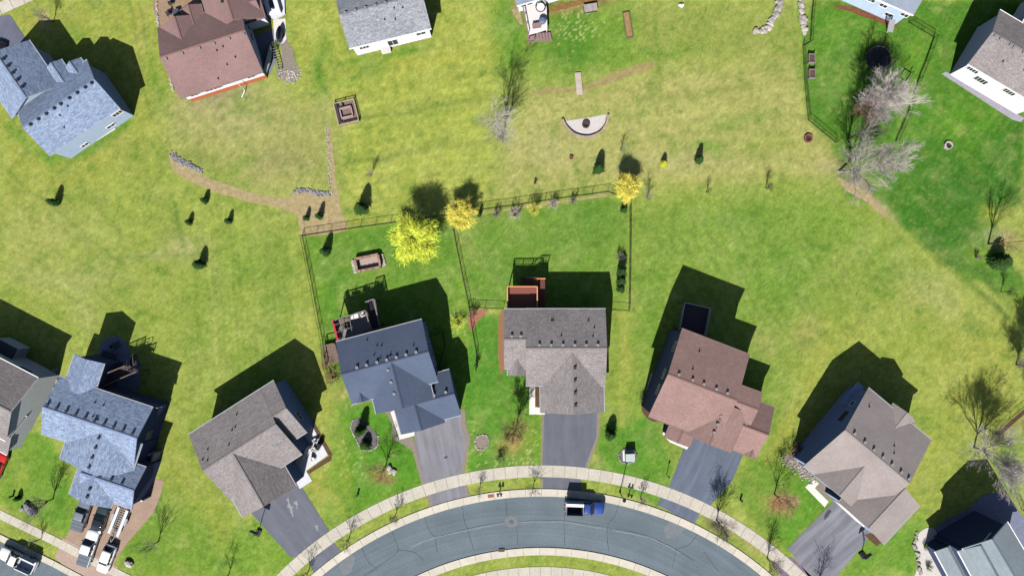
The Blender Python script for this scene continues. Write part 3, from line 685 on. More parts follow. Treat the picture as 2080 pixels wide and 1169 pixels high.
# I: brown roofed house
I = House('brown roofed house with orange brick skirt and hot tub patio near the top left', (445,110), S_BROWN2, W_WHITE, fascia=M('brown_trim', srgb(158,134,128,0.6), 0.7)); I.capc = srgb(150,116,110,0.6)
w0 = I.wing((365,200),(534,146),(490,2), 3.3, 0.45); I.vents(w0, [0.06,0.25,0.45,0.62,0.8,0.97], side=-1, off=0.5)
I.vents(w0, [(0.62,0.38),(0.7,0.4),(0.66,0.2),(0.78,0.25),(0.5,0.08)], kind='pipe')
I.wing((322,56),(408,29),(352,112), 3.25, 0.5, across=True); I.wing((366,20),(407,8),(380,62), 3.2, 0.5, across=True)
w3 = I.wing((398,-40),(505,-73),(440,66), 3.4, 0.5, across=True); I.vents(w3, [0.62], side=1, off=0.8, mat=VENT2)
I.wing((478,54),(535,36),(517,-25), 3.1, 0.45)
BRICK = M('orange_brick', srgb(206,116,72,0.66), 0.9, 0.25, 5)
i0 = w0; b = MB(); aa = i0['W'](0.4, 0.36, 0.5); bb = i0['W'](i0['L']-0.4, 0.36, 0.5); b.bar(aa, bb, 0.14, 1.0); b.build('brick_skirt', BRICK, I.root)
for tt in (0.14,0.32,0.42,0.83): I.window(w0, 'front', tt, 2.1, 1.3, 0.9)
I.window(w0, 'right', 0.7, 2.0, 1.2, 1.0); I.window(w0, 'right', 0.55, 2.0, 1.2, 1.0)
b = MB(); c0, c1 = P(485,172,2.6), P(491,198,0.2); b.tube([c0, (c0.x,c0.y-0.25,0.35), c1], 0.07, 6); b.build('downspout', WHITE, I.root)
I.finish()

# J: grey roofed white bungalow, top
J = House('grey shingled white house with a small back stoop at the top of the view', (785,50), S_GREY, W_WHITE); J.capc = srgb(140,144,152,0.6)
w0 = J.wing((709,99),(876,58),(847,-62), 4.2, 0.38); J.vents(w0, [0.08,0.2,0.32,0.44,0.56,0.68,0.8], side=-1, off=0.1)
J.vents(w0, [(0.5,0.28),(0.62,0.25),(0.74,0.38),(0.64,0.4)], kind='pipe')
J.window(w0, 'front', 0.16, 2.4, 1.5, 1.0, panes=3); J.window(w0, 'front', 0.86, 2.4, 1.5, 1.0); J.window(w0, 'front', 0.5, 1.6, 1.6, 2.0, nm='patio_door')
b = MB(); c = P(784,100,0); b.box((c.x,c.y,0.3),(1.5,1.4,0.6),0.24); b.build('stoop', CONCRETE, J.root); J.finish()

# K: white house with deck, top centre
Kh = House('white sided house with a pale railed deck at the top centre edge', (1110,-20), S_GREYB, W_WHITE); Kh.capc = srgb(140,144,152,0.6)
w0 = Kh.wing((1050,12),(1180,-26),(1040,-90), 3.4, 0.37)
Kh.window(w0, 'front', 0.12, 2.0, 1.0, 1.0, panes=1); Kh.window(w0, 'front', 0.21, 2.0, 1.0, 1.0, panes=1)
# L: blue house, top right
Lh = House('light blue sided house with a gravel skirt by the trampoline yard', (1810,-10), S_GREYB, W_SKY); Lh.capc = srgb(140,148,160,0.6)
w0 = Lh.wing((1856,31),(1700,-38),(1912,-92), 4.7, 0.37)
for tt, zz in ((0.06,3.2),(0.2,1.6),(0.34,3.2),(0.5,3.2),(0.75,1.8)): Lh.window(w0, 'front', tt, zz, 1.2, 0.9)
b = MB(); c0, c1 = P(1815,40,3.5), P(1808,66,0.15)
for dx in (-0.4, 0.4): b.bar((c0.x+dx,c0.y,3.2),(c1.x+dx,c1.y,0.1),0.12)
for k in range(9):
    q = (Vector((c0.x,c0.y,3.2)).lerp(Vector((c1.x,c1.y,0.1)), k/9)); b.box(q, (0.8,0.25,0.05), 0.0)
b.build('outside_stair', GREYTRIM, Lh.root); Lh.finish()
# M: white walkout house, top right corner
Mh = House('taupe roofed white house with long bright back wall, top right corner', (2040,120), S_TAN, W_WHITE); Mh.capc = srgb(150,144,142,0.6)
w0 = Mh.wing((1966,130),(2118,220),(2031,20), 5.3, 0.4); Mh.vents(w0, [0.05,0.12,0.25,0.3,0.42,0.5,0.58,0.7], side=-1, off=0.3)
Mh.wing((2074,52),(2122,-30),(2150,98), 5.25, 0.4)
Mh.window(w0, 'front', 0.12, 4.1, 1.8, 1.1, panes=4); Mh.window(w0, 'front', 0.3, 2.9, 2.0, 1.3, panes=4); Mh.window(w0, 'front', 0.62, 4.0, 1.8, 1.2, panes=4)
Mh.vents(w0, [(0.3,0.25),(0.55,0.3),(0.8,0.15)], kind='pipe'); Mh.finish()

# H: left edge house
Hh = House('two storey grey green house cut off by the left edge above the red car', (0,840), S_TAN, W_GREY); Hh.capc = srgb(120,112,110,0.6)
w0 = Hh.wing((77,767),(-90,681),(11,895), 5.6, 0.42)
Hh.window(w0, 'front', 0.19, 4.2, 0.8, 0.8, panes=1, frame=DARKTRIM); Hh.window(w0, 'front', 0.26, 4.2, 0.8, 0.8, panes=1, frame=DARKTRIM)
Hh.wing((54,846),(-40,797),(17,925), 3.2, 0.4)
b = MB(); c = P(14,712,2.0); b.box((c.x,c.y,1.5),(3.6,2.6,3.0),-0.48); b.build('bay', W_GREY, Hh.root)
b = MB(); b.box((c.x,c.y,3.06),(3.9,2.9,0.12),-0.48); b.build('bay_roof', DARKTRIM, Hh.root); Hh.finish()

# G: bright blue house lower left
G = House('mottled sky blue roofed house above the clay paver driveway full of vehicles', (215,890), S_BLUE2, W_DARK, fascia=GREYTRIM); G.capc = srgb(140,160,200,0.56)
w0 = G.wing((311,827),(122,764),(273,943), 5.8, 0.40); G.vents(w0, [0.06,0.16,0.26,0.36,0.46,0.56,0.66,0.76,0.86,0.96], side=-1, off=0.5, mat=VENT2)
G.vents(w0, [(0.55,0.2),(0.5,0.4),(0.44,0.42),(0.46,0.2)], kind='pipe')
G.wing((151,718),(212,738),(190,806), 5.7, 0.40, across=True)
w2 = G.wing((121,931),(263,978),(146,853), 5.7, 0.27, across=True); G.vents(w2, [0.15,0.4,0.65,0.9], side=1, off=0.1, mat=VENT2)
w3 = G.wing((140,1003),(225,1032),(165,925), 5.4, 0.40, across=True); G.vents(w3, [0.2,0.4], side=-1, off=0.1, mat=VENT2)
w4 = G.wing((297,948),(190,912),(270,1034), 5.3, 0.42); G.vents(w4, [0.25,0.45,0.65], side=-1, off=0.4, mat=VENT2)
garage(G, 3, 0.5, 4.8); garage(G, 4, 0.2, 2.8, 'back'); G.window(w2, 'left', 0.15, 3.6, 1.2, 1.2)
for tt in (0.06,0.3,0.36,0.5): G.window(w0, 'front', tt, 3.6, 1.5, 1.2, frame=GREYTRIM)
G.window(w0, 'left', 0.55, 3.4, 1.2, 1.2, frame=GREYTRIM); G.window(w0, 'left', 0.8, 2.4, 1.4, 1.2, frame=GREYTRIM)
G.finish()

# B: grey brown house
Bh = House('taupe grey shingled house with a furnished side patio at the lower left', (510,910), S_TAN, W_NAVY, fascia=GREYTRIM); Bh.capc = srgb(130,124,124,0.6)
w0 = Bh.wing((556,772),(500,808),(623,877), 5.6, 0.38)
w1 = Bh.wing((529,789),(383,882),(600,930), 5.612, 0.38); Bh.vents(w1, [(0.45,0.25),(0.5,0.26),(0.38,0.12),(0.6,0.4),(0.85,0.3),(0.9,0.42),(0.95,0.38)], kind='pipe')
Bh.wing((493,1050),(602,987),(425,945), 5.3, 0.52, across=True)
garage(Bh, 2, 0.5, 4.8); Bh.window(w0, 'left', 0.7, 3.6, 1.4, 1.2)
Bh.finish()

# C: slate house
Ch = House('dark slate blue roofed house between two front shrub beds with a cluttered back deck', (805,760), S_SLATE, W_NAVY, fascia=GREYTRIM); Ch.capc = srgb(84,96,122,0.5)
w0 = Ch.wing((682,694),(857,648),(717,820), 6.0, 0.37); Ch.vents(w0, [0.30,0.42,0.53,0.64,0.75,0.865,0.14,0.97][0:6]+[0.19], side=-1, off=0.35)
Ch.vents(w0, [(0.45,0.22),(0.5,0.24),(0.4,0.35),(0.85,0.36),(0.58,0.4),(0.46,0.42),(0.35,0.1)], kind='pipe')
w1 = Ch.wing((764,840),(882,810),(735,736), 5.9, 0.40, across=True); Ch.vents(w1, [0.3,0.52,0.75], side=1, off=0.8)
w2 = Ch.wing((937,842),(850,865),(915,749), 4.4, 0.42); Ch.vents(w2, [0.18,0.45,0.72], side=1, off=0.5)
Ch.wing((815,882),(905,857),(796,812), 4.35, 0.45, across=True); Ch.wing((722,819),(754,811),(715,792), 5.9, 0.5, across=True, gut=False)
garage(Ch, 3, 0.5, 4.6); garage(Ch, 2, 0.3, 2.6, 'front'); Ch.window(w1, 'left', 0.3, 4.2, 1.5, 1.3); Ch.window(w0, 'front', 0.2, 4.2, 1.5, 1.3); Ch.window(w0, 'right', 0.3, 4.0, 1.2, 1.2); Ch.window(w0, 'right', 0.7, 2.0, 1.2, 1.2); Ch.finish()

# D: centre house
Dh = House('two tone taupe and grey roofed house with an orange railed cedar deck at the centre', (1130,720), S_TAN, siding('siding_tan', srgb(170,160,150,0.8)), fascia=GREYTRIM); Dh.capc = srgb(140,132,130,0.6)
w0 = Dh.wing((1068,627),(1230,627),(1230,783), 5.4, 0.36); Dh.vents(w0, [0.165,0.31,0.455,0.6,0.74,0.885], side=-1, off=0.45)
Dh.vents(w0, [(0.32,0.15),(0.34,0.15),(0.78,0.15),(0.44,0.34),(0.83,0.35),(0.85,0.24)], kind='pipe')
w1 = Dh.wing((1024,627.5),(1076,627.5),(1076,748), 5.38, 0.36); Dh.vents(w1, [0.3,0.65], side=-1, off=0.45)
Dh.wing((1031,762),(1069,762),(1069,716), 5.2, 0.5, across=True)
w3 = Dh.wing((1098,838),(1227,836),(1227,712), 5.2, 0.43, across=True, cap=True); Dh.vents(w3, [0.15,0.35,0.55,0.75], side=-1, off=0.35, mat=VENT2)
garage(Dh, 3, 0.45, 5.0); Dh.window(w0, 'front', 0.12, 3.8, 1.2, 1.2); Dh.window(w3, 'left', 0.5, 4.2, 1.6, 0.8); Dh.window(Dh.wings[2], 'left', 0.5, 1.8, 1.4, 1.4)
for tt in (0.15,0.4,0.6,0.85): Dh.window(w0, 'back', tt, 3.8, 1.4, 1.2)
Dh.finish()

# E: rose brown house
E = House('rose brown shingled house with dark slate side wall and shaded deck right of centre', (1450,800), S_BROWN, W_SLATE, fascia=M('rose_trim', srgb(150,124,120,0.6), 0.7)); E.capc = srgb(150,116,108,0.6)
w0 = E.wing((1385,667),(1523,720),(1330,850), 9.1, 0.30); E.vents(w0, [0.14,0.34,0.5,0.68,0.84], side=-1, off=0.45)
E.vents(w0, [(0.32,0.16),(0.3,0.36)], kind='pipe')
w1 = E.wing((1388,879),(1484,919),(1428,800), 8.9, 0.36, across=True); E.vents(w1, [0.3,0.5,0.7], side=1, off=0.1)
w2 = E.wing((1549,798),(1500,780),(1525,862), 8.8, 0.3); w3 = E.wing((1573,827),(1480,792),(1533,930), 5.4, 0.42); E.vents(w3, [0.5,0.75][:2], side=-1, off=0.45)
E.wing((1507,920),(1537,931),(1524,880), 5.3, 0.5, across=True, gut=False)
E.wing((1350,888),(1400,908),(1372,842), 4.3, 0.3, across=True)
for tt, zz in ((0.2,7.0),(0.52,7.0),(0.7,7.0)): E.window(w0, 'left', tt, zz, 1.5, 1.1)
b = MB(); p0, p1 = P2((1347,776),8.6), P2((1376,729),8.6); q = P2((1353,779),8.6)-p0
b.prism([p0, p1, p1+q, p0+q], 0.0, 8.6); co = b.build('chimney', W_SLATE, E.root)
b = MB(); e = (p1-p0).normalized()*0.12; qn = q.normalized()*0.12
b.prism([p0-e-qn, p1+e-qn, p1+e+q+qn, p0-e+q+qn], 8.6, 8.8); b.build('chimney_cap', M('cap_brown', srgb(150,116,106,0.62), 0.9), co)
garage(E, 1, 0.4, 5.0); E.window(w1, 'left', 0.5, 6.2, 1.8, 1.3); E.window(w3, 'front', 0.6, 3.0, 1.4, 1.2); E.window(w0, 'front', 0.15, 6.4, 1.6, 1.3)
for tt in (0.2,0.5,0.8): E.window(w0, 'back', tt, 6.8, 1.5, 1.3)
E.finish()

# F: right house
Fh = House('large sand grey roofed house with blue side wall above the streaked driveway', (1750,940), S_TAN3, W_NAVY, fascia=GREYTRIM); Fh.capc = srgb(176,166,158,0.62)
w0 = Fh.wing((1764,787),(1892,893),(1630,942), 6.2, 0.36); Fh.vents(w0, [0.12,0.28,0.42,0.56,0.70,0.84,0.96], side=-1, off=0.5)
Fh.vents(w0, [(0.12,0.15),(0.62,0.3),(0.66,0.36)], kind='pipe')
Fh.wing((1703,1020),(1795,1105),(1770,935), 5.9, 0.50, across=True); Fh.wing((1648,960),(1738,1036),(1712,895), 6.0, 0.50, across=True)
Fh.wing((1860,854),(1814,817),(1824,884), 6.0, 0.45, across=True, gut=False)
Fh.window(w0, 'left', 0.36, 5.0, 1.7, 1.0, panes=1, frame=DARKTRIM); Fh.window(w0, 'left', 0.2, 4.6, 0.9, 0.9, panes=1)
b = MB(); i0 = w0; c = i0['W'](0.15, i0['d']*0.12, 2.0); 
b.box((c[0],c[1],3.4),(1.4,4.2,0.18), math.atan2(i0['u'].y,i0['u'].x)); b.build('side_porch_roof', W_NAVY, Fh.root); garage(Fh, 1, 0.5, 5.0); Fh.window(Fh.wings[2], 'left', 0.45, 3.6, 1.6, 1.3)
for tt in (0.2,0.4,0.75): Fh.window(w0, 'back', tt, 4.2, 1.4, 1.2)
Fh.finish()

# N: bottom right house
N = House('sage grey roofed house with tall dark back wall at the bottom right', (2020,1130), S_GREEN, W_DARK); N.capc = srgb(120,132,146,0.6)
w0 = N.wing((2046,1059),(2112,1170),(1955,1112), 7.2, 0.42)
N.wing((1946,1118),(1985,1190),(2050,1150), 6.9, 0.5); N.wing((1899,1119),(1940,1195),(1948,1104), 3.6, 0.3, gut=True)
N.finish()
# ---------------------------------------------------------------- decks (parts of their houses)
def deck(house, pts, h, mat, rails=(), railm=None, name='deck', posts=True, railh=1.0, baluster=True, floor=0.16):
    q = [P2(p, h) for p in pts]; b = MB(); b.prism(q, h-floor, h)
    d = b.build(name, mat, house.root)
    if posts:
        b = MB()
        for a in q:
            c = a+(sum(q, Vector((0,0)))/len(q)-a).normalized()*0.15; b.box((c.x,c.y,(h-floor)/2),(0.15,0.15,h-floor))
        b.build('deck_post', mat, d)
    for i, j in rails:
        a, c = q[i], q[j]; b = MB(); L = (c-a).length; n = max(1, int(round(L/1.6)))
        b.bar((a.x,a.y,h+railh),(c.x,c.y,h+railh),0.15,0.06); b.bar((a.x,a.y,h+0.12),(c.x,c.y,h+0.12),0.06,0.05)
        for k in range(n+1): e = a.lerp(c, k/n); b.box((e.x,e.y,h+railh/2),(0.1,0.1,railh))
        if baluster:
            n = int(L/0.14)
            for k in range(1, n): e = a.lerp(c, k/n); b.box((e.x,e.y,h+railh/2),(0.035,0.035,railh-0.1))
        b.build('railing', railm or mat, d)
    return d
def stairs(parent, p0, p1, h0, h1, wd, mat, rail=None, name='stairs'):
    a, c = P(p0[0], p0[1], h0), P(p1[0], p1[1], h1); n = max(2, int(abs(h0-h1)/0.19)); b = MB()
    d = Vector((c.x-a.x, c.y-a.y)); ang = math.atan2(d.y, d.x); s = Vector((-d.y, d.x)).normalized()
    for k in range(n):
        q = a.lerp(c, (k+0.5)/n); b.box(q, (d.length/n*0.82, wd, 0.06), ang)
    for sg in (-1, 1):
        o = Vector((s.x, s.y, 0))*sg*wd/2
        b.bar(a+o-Vector((0,0,0.12)), c+o-Vector((0,0,0.12)), 0.06, 0.24)
    st = b.build(name, mat, parent)
    if rail:
        b = MB()
        for sg in (-1, 1):
            o = Vector((s.x, s.y, 0))*sg*wd/2; up = Vector((0,0,0.95)); b.bar(a+o+up, c+o+up, 0.09, 0.06)
            for k in range(4): e = a.lerp(c, k/3)+o; b.bar(e, e+up, 0.08)
        b.build('stair_railing', rail, st)
    return st
CEDAR = M('cedar_rail', srgb(232,158,110,0.8), 0.7, 0.15); REDWOOD = M('redwood_boards', srgb(134,80,66,0.8), 0.8, 0.2, 6, island=0.1)
GREYWOOD = M('weathered_boards', srgb(150,144,142,0.7), 0.9, 0.25, 4, fine=14); BROWNWOOD = M('brown_timber', srgb(140,120,106,0.66), 0.9, 0.3, 4, fine=12)
PALEDECK = M('pale_composite', srgb(214,208,206,0.85), 0.8, 0.06); DARKWOOD = M('dark_boards', srgb(84,74,84,0.6), 0.8, 0.2)
PINKWOOD = M('mauve_boards', srgb(160,130,132,0.7), 0.8, 0.2, 5); REDFAB = M('red_fabric', srgb(190,40,70,0.8), 0.8, 0.1)
d = deck(Dh, [(1031,582),(1091,582),(1091,628),(1031,628)], 3.3, REDWOOD, [(0,1),(0,3),(1,2)], CEDAR)
d2 = deck(Dh, [(1091,566),(1107,566),(1107,628),(1091,628)], 2.6, M('redwood_dark', srgb(112,66,56,0.7), 0.8, 0.2, 6), [(0,1)], CEDAR)  # lower deck by the stairs in a darker redwood tone
stairs(d2, (1091,572), (1058,572), 2.5, 0.1, 1.3, REDWOOD, DARKTRIM)
d = deck(Ch, [(676,652),(745,630),(756,668),(690,696)], 3.3, GREYWOOD, [(0,1),(1,2)], GREYWOOD)
b = MB(); a, c = P(677,650,4.1), P(688,694,4.1); b.bar(a, c, 0.28, 0.9); b.build('awning', REDFAB, d)
for (x0,y0),(x1,y1) in (((678,660),(712,650)),((682,675),(716,664)),((686,688),(718,676)),((690,648),(698,692)),((710,645),(718,690))):
    b = MB(); b.bar(P(x0,y0,5.0), P(x1,y1,5.0), 0.07); b.build('pergola_bar', GREYWOOD, d)
for px, py in ((678,658),(690,690),(711,649),(719,684)):
    b = MB(); q = P(px,py,4.15); b.box(q,(0.08,0.08,1.7)); b.build('pergola_post', GREYWOOD, d)
d2 = deck(Ch, [(745,613),(762,607),(773,660),(756,668)], 2.6, DARKWOOD, [(0,1),(1,2)], GREYWOOD)
d = deck(Ch, [(656,702),(680,696),(690,735),(664,742)], 0.7, BROWNWOOD, [(0,1),(0,3)], BROWNWOOD, baluster=False)
deck(E, [(1388,614),(1440,626),(1430,680),(1378,668)], 3.6, DARKWOOD, [(0,1),(0,3),(1,2)], GREYTRIM)
deck(Kh, [(1058,-4),(1109,-16),(1112,60),(1073,72)], 1.4, PALEDECK, [(0,3)], PINKWOOD, railh=0.95, baluster=False)
stairs(Kh.root, (1083,76), (1120,74), 1.35, 0.2, 1.25, PINKWOOD)
deck(Kh, [(1070,71),(1084,68),(1085,84),(1073,86)], 1.38, PINKWOOD, [(3,2)], PINKWOOD, name='stair_landing', baluster=False)
d = deck(G, [(206,764),(262,741),(284,753),(212,784)], 3.0, DARKWOOD, [(0,1),(2,3)], BROWNWOOD)
stairs(d, (272,744), (270,724), 2.9, 1.0, 1.2, DARKWOOD, M('cream_rail', srgb(196,190,160,0.7), 0.8))
b = MB(); c = P(310,930); 
for dx, dy, sx, sy in ((0.9,0,0.3,2.6),(-0.2,1.2,2.0,0.3),(-0.2,-1.2,2.0,0.3)): b.box((c.x+dx,c.y+dy,1.0),(sx,sy,2.0),-0.3)
b.build('window_well', GREYTRIM, G.root)
Kh.finish()


# ---------------------------------------------------------------- patios, paths and beds on the ground
PAT = M('patio_concrete', srgb(206,206,212,0.85), 0.9, 0.06, 0.6, fine=8); SIDEW = M('walk_white', srgb(214,210,202,0.9), 0.9, 0.06, 0.6, fine=7)
MULCH = M('bark_mulch', srgb(120,92,70,0.6), 1.0, 0.4, 3, fine=12, bump=0.5); GRAV = M('river_gravel', srgb(168,156,142,0.68), 1.0, 0.35, 6, fine=16, bump=0.8)
GRAV2 = M('grey_gravel', srgb(140,136,132,0.62), 1.0, 0.4, 8, fine=18, bump=0.8); DIRT = M('bare_dirt', srgb(190,172,130,0.66), 1.0, 0.25, 1.5, fine=8, col2=srgb(160,142,100,0.64))
WHGR = M('white_gravel', srgb(206,202,196,0.8), 1.0, 0.15, 6, fine=14); PATB = M('patio_stamped', srgb(130,136,160,0.7), 0.9, 0.15, 0.9, fine=6)
sheet('patio', [(590,880),(612,862),(633,862),(666,923),(622,955),(634,976),(609,992),(588,950),(600,940),(585,895)], 0.05, PAT)
sheet('garden_bed', [(628,850),(638,856),(675,922),(673,934),(627,962),(623,957),(668,925),(634,862)], 0.03, MULCH, smooth_n=0)
sheet('path', [(1075,776),(1087,776),(1087,826),(1107,828),(1107,841),(1075,841)], 0.05, SIDEW)
sheet('garden_bed', [(1087,778),(1099,778),(1099,828),(1087,828)], 0.03, MULCH)
sheet('garden_bed', [(1012,660),(1024,630),(1024,745),(1014,752)], 0.03, M('orange_mulch', srgb(172,128,92,0.62), 1.0, 0.3, 4, fine=12), smooth_n=3, jag=0.1)
sheet('path', [(793,836),(805,830),(820,876),(842,872),(842,884),(812,892)], 0.05, SIDEW)
sheet('gravel_bed', [(780,832),(795,834),(806,885),(838,886),(843,900),(852,940),(862,982),(857,985),(846,945),(838,915),(812,898),(796,890),(796,860)], 0.03, GRAV)
sheet('gravel_bed', [(936,830),(944,832),(948,868),(956,890),(950,920),(944,958),(936,960),(944,915),(946,895),(938,870)], 0.03, GRAV)
sheet('gravel_bed', [(1213,835),(1219,838),(1217,885),(1194,948),(1188,948),(1211,888)], 0.03, GRAV)
sheet('gravel_bed', [(1101,845),(1105,845),(1102,944),(1098,944)], 0.03, GRAV); sheet('gravel_bed', [(1098,966),(1103,966),(1103,994),(1098,994)], 0.03, GRAV)
sheet('gravel_bed', [(862,1000),(871,998),(880,1028),(874,1031)], 0.03, GRAV); sheet('gravel_bed', [(940,980),(946,980),(956,1007),(949,1009)], 0.03, GRAV)
sheet('gravel_bed', [(717,852),(732,848),(745,860),(768,885),(766,905),(750,913),(733,908),(720,885),(713,868)], 0.03, GRAV2, smooth_n=4)
sheet('garden_bed', [(964,896),(972,884),(988,884),(993,896),(985,910),(970,911)], 0.03, GRAV, smooth_n=4)
sheet('gravel_bed', [(1256,925),(1266,912),(1286,911),(1293,925),(1285,938),(1264,938)], 0.03, GRAV2, smooth_n=4)
sheet('path', [(1345,880),(1352,872),(1400,905),(1395,912),(1360,897)], 0.05, SIDEW); sheet('garden_bed', [(1303,828),(1312,800),(1322,800),(1340,845),(1330,856),(1312,846)], 0.03, MULCH, smooth_n=3)
sheet('path', [(1322,760),(1330,757),(1335,775),(1318,800),(1310,800)], 0.05, SIDEW)
sheet('path', [(1635,988),(1655,973),(1663,981),(1655,990),(1683,1018),(1675,1029)], 0.05, SIDEW)
sheet('gravel_bed', [(1594,925),(1603,920),(1635,950),(1655,972),(1648,978),(1612,950),(1594,938)], 0.03, GRAV); sheet('gravel_bed', [(1664,972),(1690,990),(1692,1012),(1682,1014),(1656,990)], 0.03, GRAV)
sheet('garden_bed', [(1755,1085),(1775,1080),(1795,1098),(1780,1108)], 0.03, MULCH)
sheet('patio', [(200,735),(203,700),(218,684),(240,682),(258,695),(265,720),(285,735),(285,790),(200,790)], 0.05, PATB, smooth_n=0)
sheet('patio', [(1898,1070),(1925,1052),(1962,1035),(1988,1012),(2010,1000),(2035,1002),(2062,1025),(2090,1070),(2090,1110),(1910,1100)], 0.05, PATB)
sheet('gravel_bed', [(1868,1080),(1890,1070),(1905,1085),(1900,1120),(1925,1169),(1940,1185),(1860,1185),(1866,1140),(1858,1105)], 0.03, WHGR, smooth_n=3)
sheet('patio', [(500,80),(555,60),(562,120),(548,150),(530,140)], 0.05, PATB); sheet('patio', [(540,-20),(578,-20),(580,30),(562,40),(552,38)], 0.30, PAT)
sheet('patio', [(555,40),(580,38),(582,80),(570,95),(558,90)], 0.05, CONCRETE)
sheet('gravel_bed', [(570,80),(585,85),(600,120),(607,150),(595,168),(575,160),(560,150),(575,130)], 0.03, GRAV, smooth_n=4, jag=0.2)
sheet('dirt_patch', [(316,-10),(420,-10),(405,15),(370,20),(335,60),(322,56)], 0.02, M('dry_mulch', srgb(184,152,128,0.62), 1.0, 0.3, 2, fine=10, col2=srgb(150,130,100,0.6)), smooth_n=3)
sheet('dirt_patch', [(1052,18),(1056,24),(1062,50),(1052,44),(1040,20)], 0.02, DIRT, smooth_n=3)
sheet('dirt_patch', [(1120,14),(1160,2),(1220,-6),(1216,2),(1170,12),(1122,24)], 0.02, M('rust_mulch', srgb(168,128,78,0.6), 1.0, 0.45, 2, fine=9), smooth_n=5, jag=0.16)
sheet('dirt_patch', [(1700,10),(1750,20),(1822,52),(1818,56),(1745,30),(1700,16)], 0.02, M('red_mulch', srgb(156,96,72,0.6), 1.0, 0.4, 2, fine=9), smooth_n=5, jag=0.14)
sheet('patio', [(1912,150),(1922,146),(1990,187),(2080,240),(2074,248),(2056,243)], 0.05, M('patio_mauve', srgb(176,170,184,0.7), 0.9, 0.1, 1, fine=6))
# dry swale running between the back lawns
sheet('dirt_path', [(346,318),(352,306),(362,318),(400,348),(440,368),(500,388),(560,402),(590,398),(610,384),(665,392),(672,380),(668,330),(663,255),(668,250),(676,300),(682,370),(694,430),(702,468),(615,478),(608,462),(604,440),(576,424),(520,414),(470,400),(420,384),(380,366),(352,346)], 0.012, DIRT, smooth_n=3, jag=0.12)
sheet('dirt_path', [(1080,186),(1130,178),(1180,176),(1240,150),(1310,126),(1330,128),(1326,138),(1280,156),(1240,168),(1180,184),(1100,192)], 0.012, M('dry_swale', srgb(182,166,112,0.62), 1.0, 0.25, 1.2, fine=7, col2=srgb(150,138,84,0.62)), smooth_n=3, jag=0.15)
sheet('dirt_path', [(1700,360),(1730,372),(1760,392),(1800,430),(1796,440),(1760,410),(1720,386)], 0.012, DIRT, smooth_n=3, jag=0.15)
sheet('garden_bed', [(950,640),(985,628),(990,632),(968,655),(958,675)], 0.03, M('salmon_mulch', srgb(186,128,100,0.62), 1.0, 0.25, 2, fine=9), smooth_n=2)
sheet('dirt_path', [(2022,880),(2085,826),(2090,832),(2030,886)], 0.02, MULCH)
sheet('dirt_path', [(940,440),(945,437),(1230,394),(1236,398)], 0.012, DIRT); 

# ---------------------------------------------------------------- stones
STONE = M('field_stone', srgb(196,188,178,0.66), 0.9, 0.25, 2, island=0.35); STONE2 = M('grey_stone', srgb(150,150,156,0.7), 0.9, 0.3, 2, island=0.45)
def rocks(name, pts, n, r, mat, label=None, cat=None, spread=0.0, rows=1, kind=None, group=None):
    q = crom([P2(a) for a in pts], 8, closed=False); rg = random.Random(int(pts[0][0])*3+n); b = MB()
    tot = [0]; 
    for i in range(1, len(q)): tot.append(tot[-1]+(q[i]-q[i-1]).length)
    for k in range(n):
        t = tot[-1]*(k+rg.uniform(0.2,0.8))/n; i = next(j for j in range(1, len(q)) if tot[j] >= t)
        p = q[i-1].lerp(q[i], (t-tot[i-1])/max(1e-6, tot[i]-tot[i-1])); rr = r*rg.uniform(0.65,1.3)
        b.rock((p.x+rg.uniform(-1,1)*spread, p.y+rg.uniform(-1,1)*spread, rr*0.35), rr, rg)
    c = q[len(q)//2]; o = b.build(name, mat, loc=(c.x,c.y,0)); return tag(o, label, cat, group, kind)
rocks('boulder_wall', [(1580,-8),(1581,20),(1568,42),(1555,60),(1532,66)], 46, 0.42, STONE, 'curved boulder wall ending in a hook at the top edge', 'boulder wall', 0.3)
rocks('boulder_wall', [(1626,-8),(1628,20),(1632,45),(1634,66)], 34, 0.42, STONE, 'straight pale boulder wall next to the black fence at the top', 'boulder wall', 0.28)
rocks('rock_lining', [(350,312),(362,326),(385,336),(408,347)], 110, 0.17, STONE2, 'grey and white rocks lining the left end of the dry swale', 'rock lining', 0.45)
rocks('rock_lining', [(598,388),(625,388),(650,394),(668,394)], 100, 0.16, STONE2, 'grey rocks heaped where the dry swale meets the gravel strip', 'rock lining', 0.4)
rocks('gravel', [(664,260),(668,320),(672,380),(676,395)], 110, 0.10, STONE, spread=0.28, kind='stuff')
rocks('gravel', [(1594,930),(1620,948),(1650,975)], 160, 0.12, STONE, spread=0.8, kind='stuff')
rocks('gravel', [(575,150),(590,158),(602,148)], 130, 0.12, STONE, spread=1.0, kind='stuff')
rocks('rock_edging', [(318,-5),(320,40),(328,80),(336,110),(344,150),(352,185)], 130, 0.16, STONE, 'line of small pale rocks edging the left side of the brown house', 'rock edging', 0.12)
rocks('gravel', [(115,752),(108,770),(100,785)], 40, 0.26, STONE, spread=0.7, kind='stuff')
rocks('rock_edging', [(717,852),(713,868),(720,885),(733,908),(750,913),(766,905),(768,885)], 60, 0.13, STONE, 'pale edging stones round the kidney shaped grey bed', 'rock edging', 0.06)
rocks('rock_edging', [(1256,925),(1266,912),(1286,911),(1293,925),(1285,938),(1264,938),(1256,925)], 40, 0.14, STONE2, 'ring of grey edging stones around the utility box bed', 'rock edging', 0.05)
rocks('rock_edging', [(964,896),(972,884),(988,884),(993,896),(985,910),(970,911),(964,896)], 34, 0.14, STONE, 'ring of tan edging stones around the small round front bed', 'rock edging', 0.05)
rocks('rock_edging', [(1862,1080),(1858,1105),(1866,1140),(1870,1169)], 26, 0.3, STONE, 'white edging rocks beside the bottom right house', 'rock edging', 0.2)
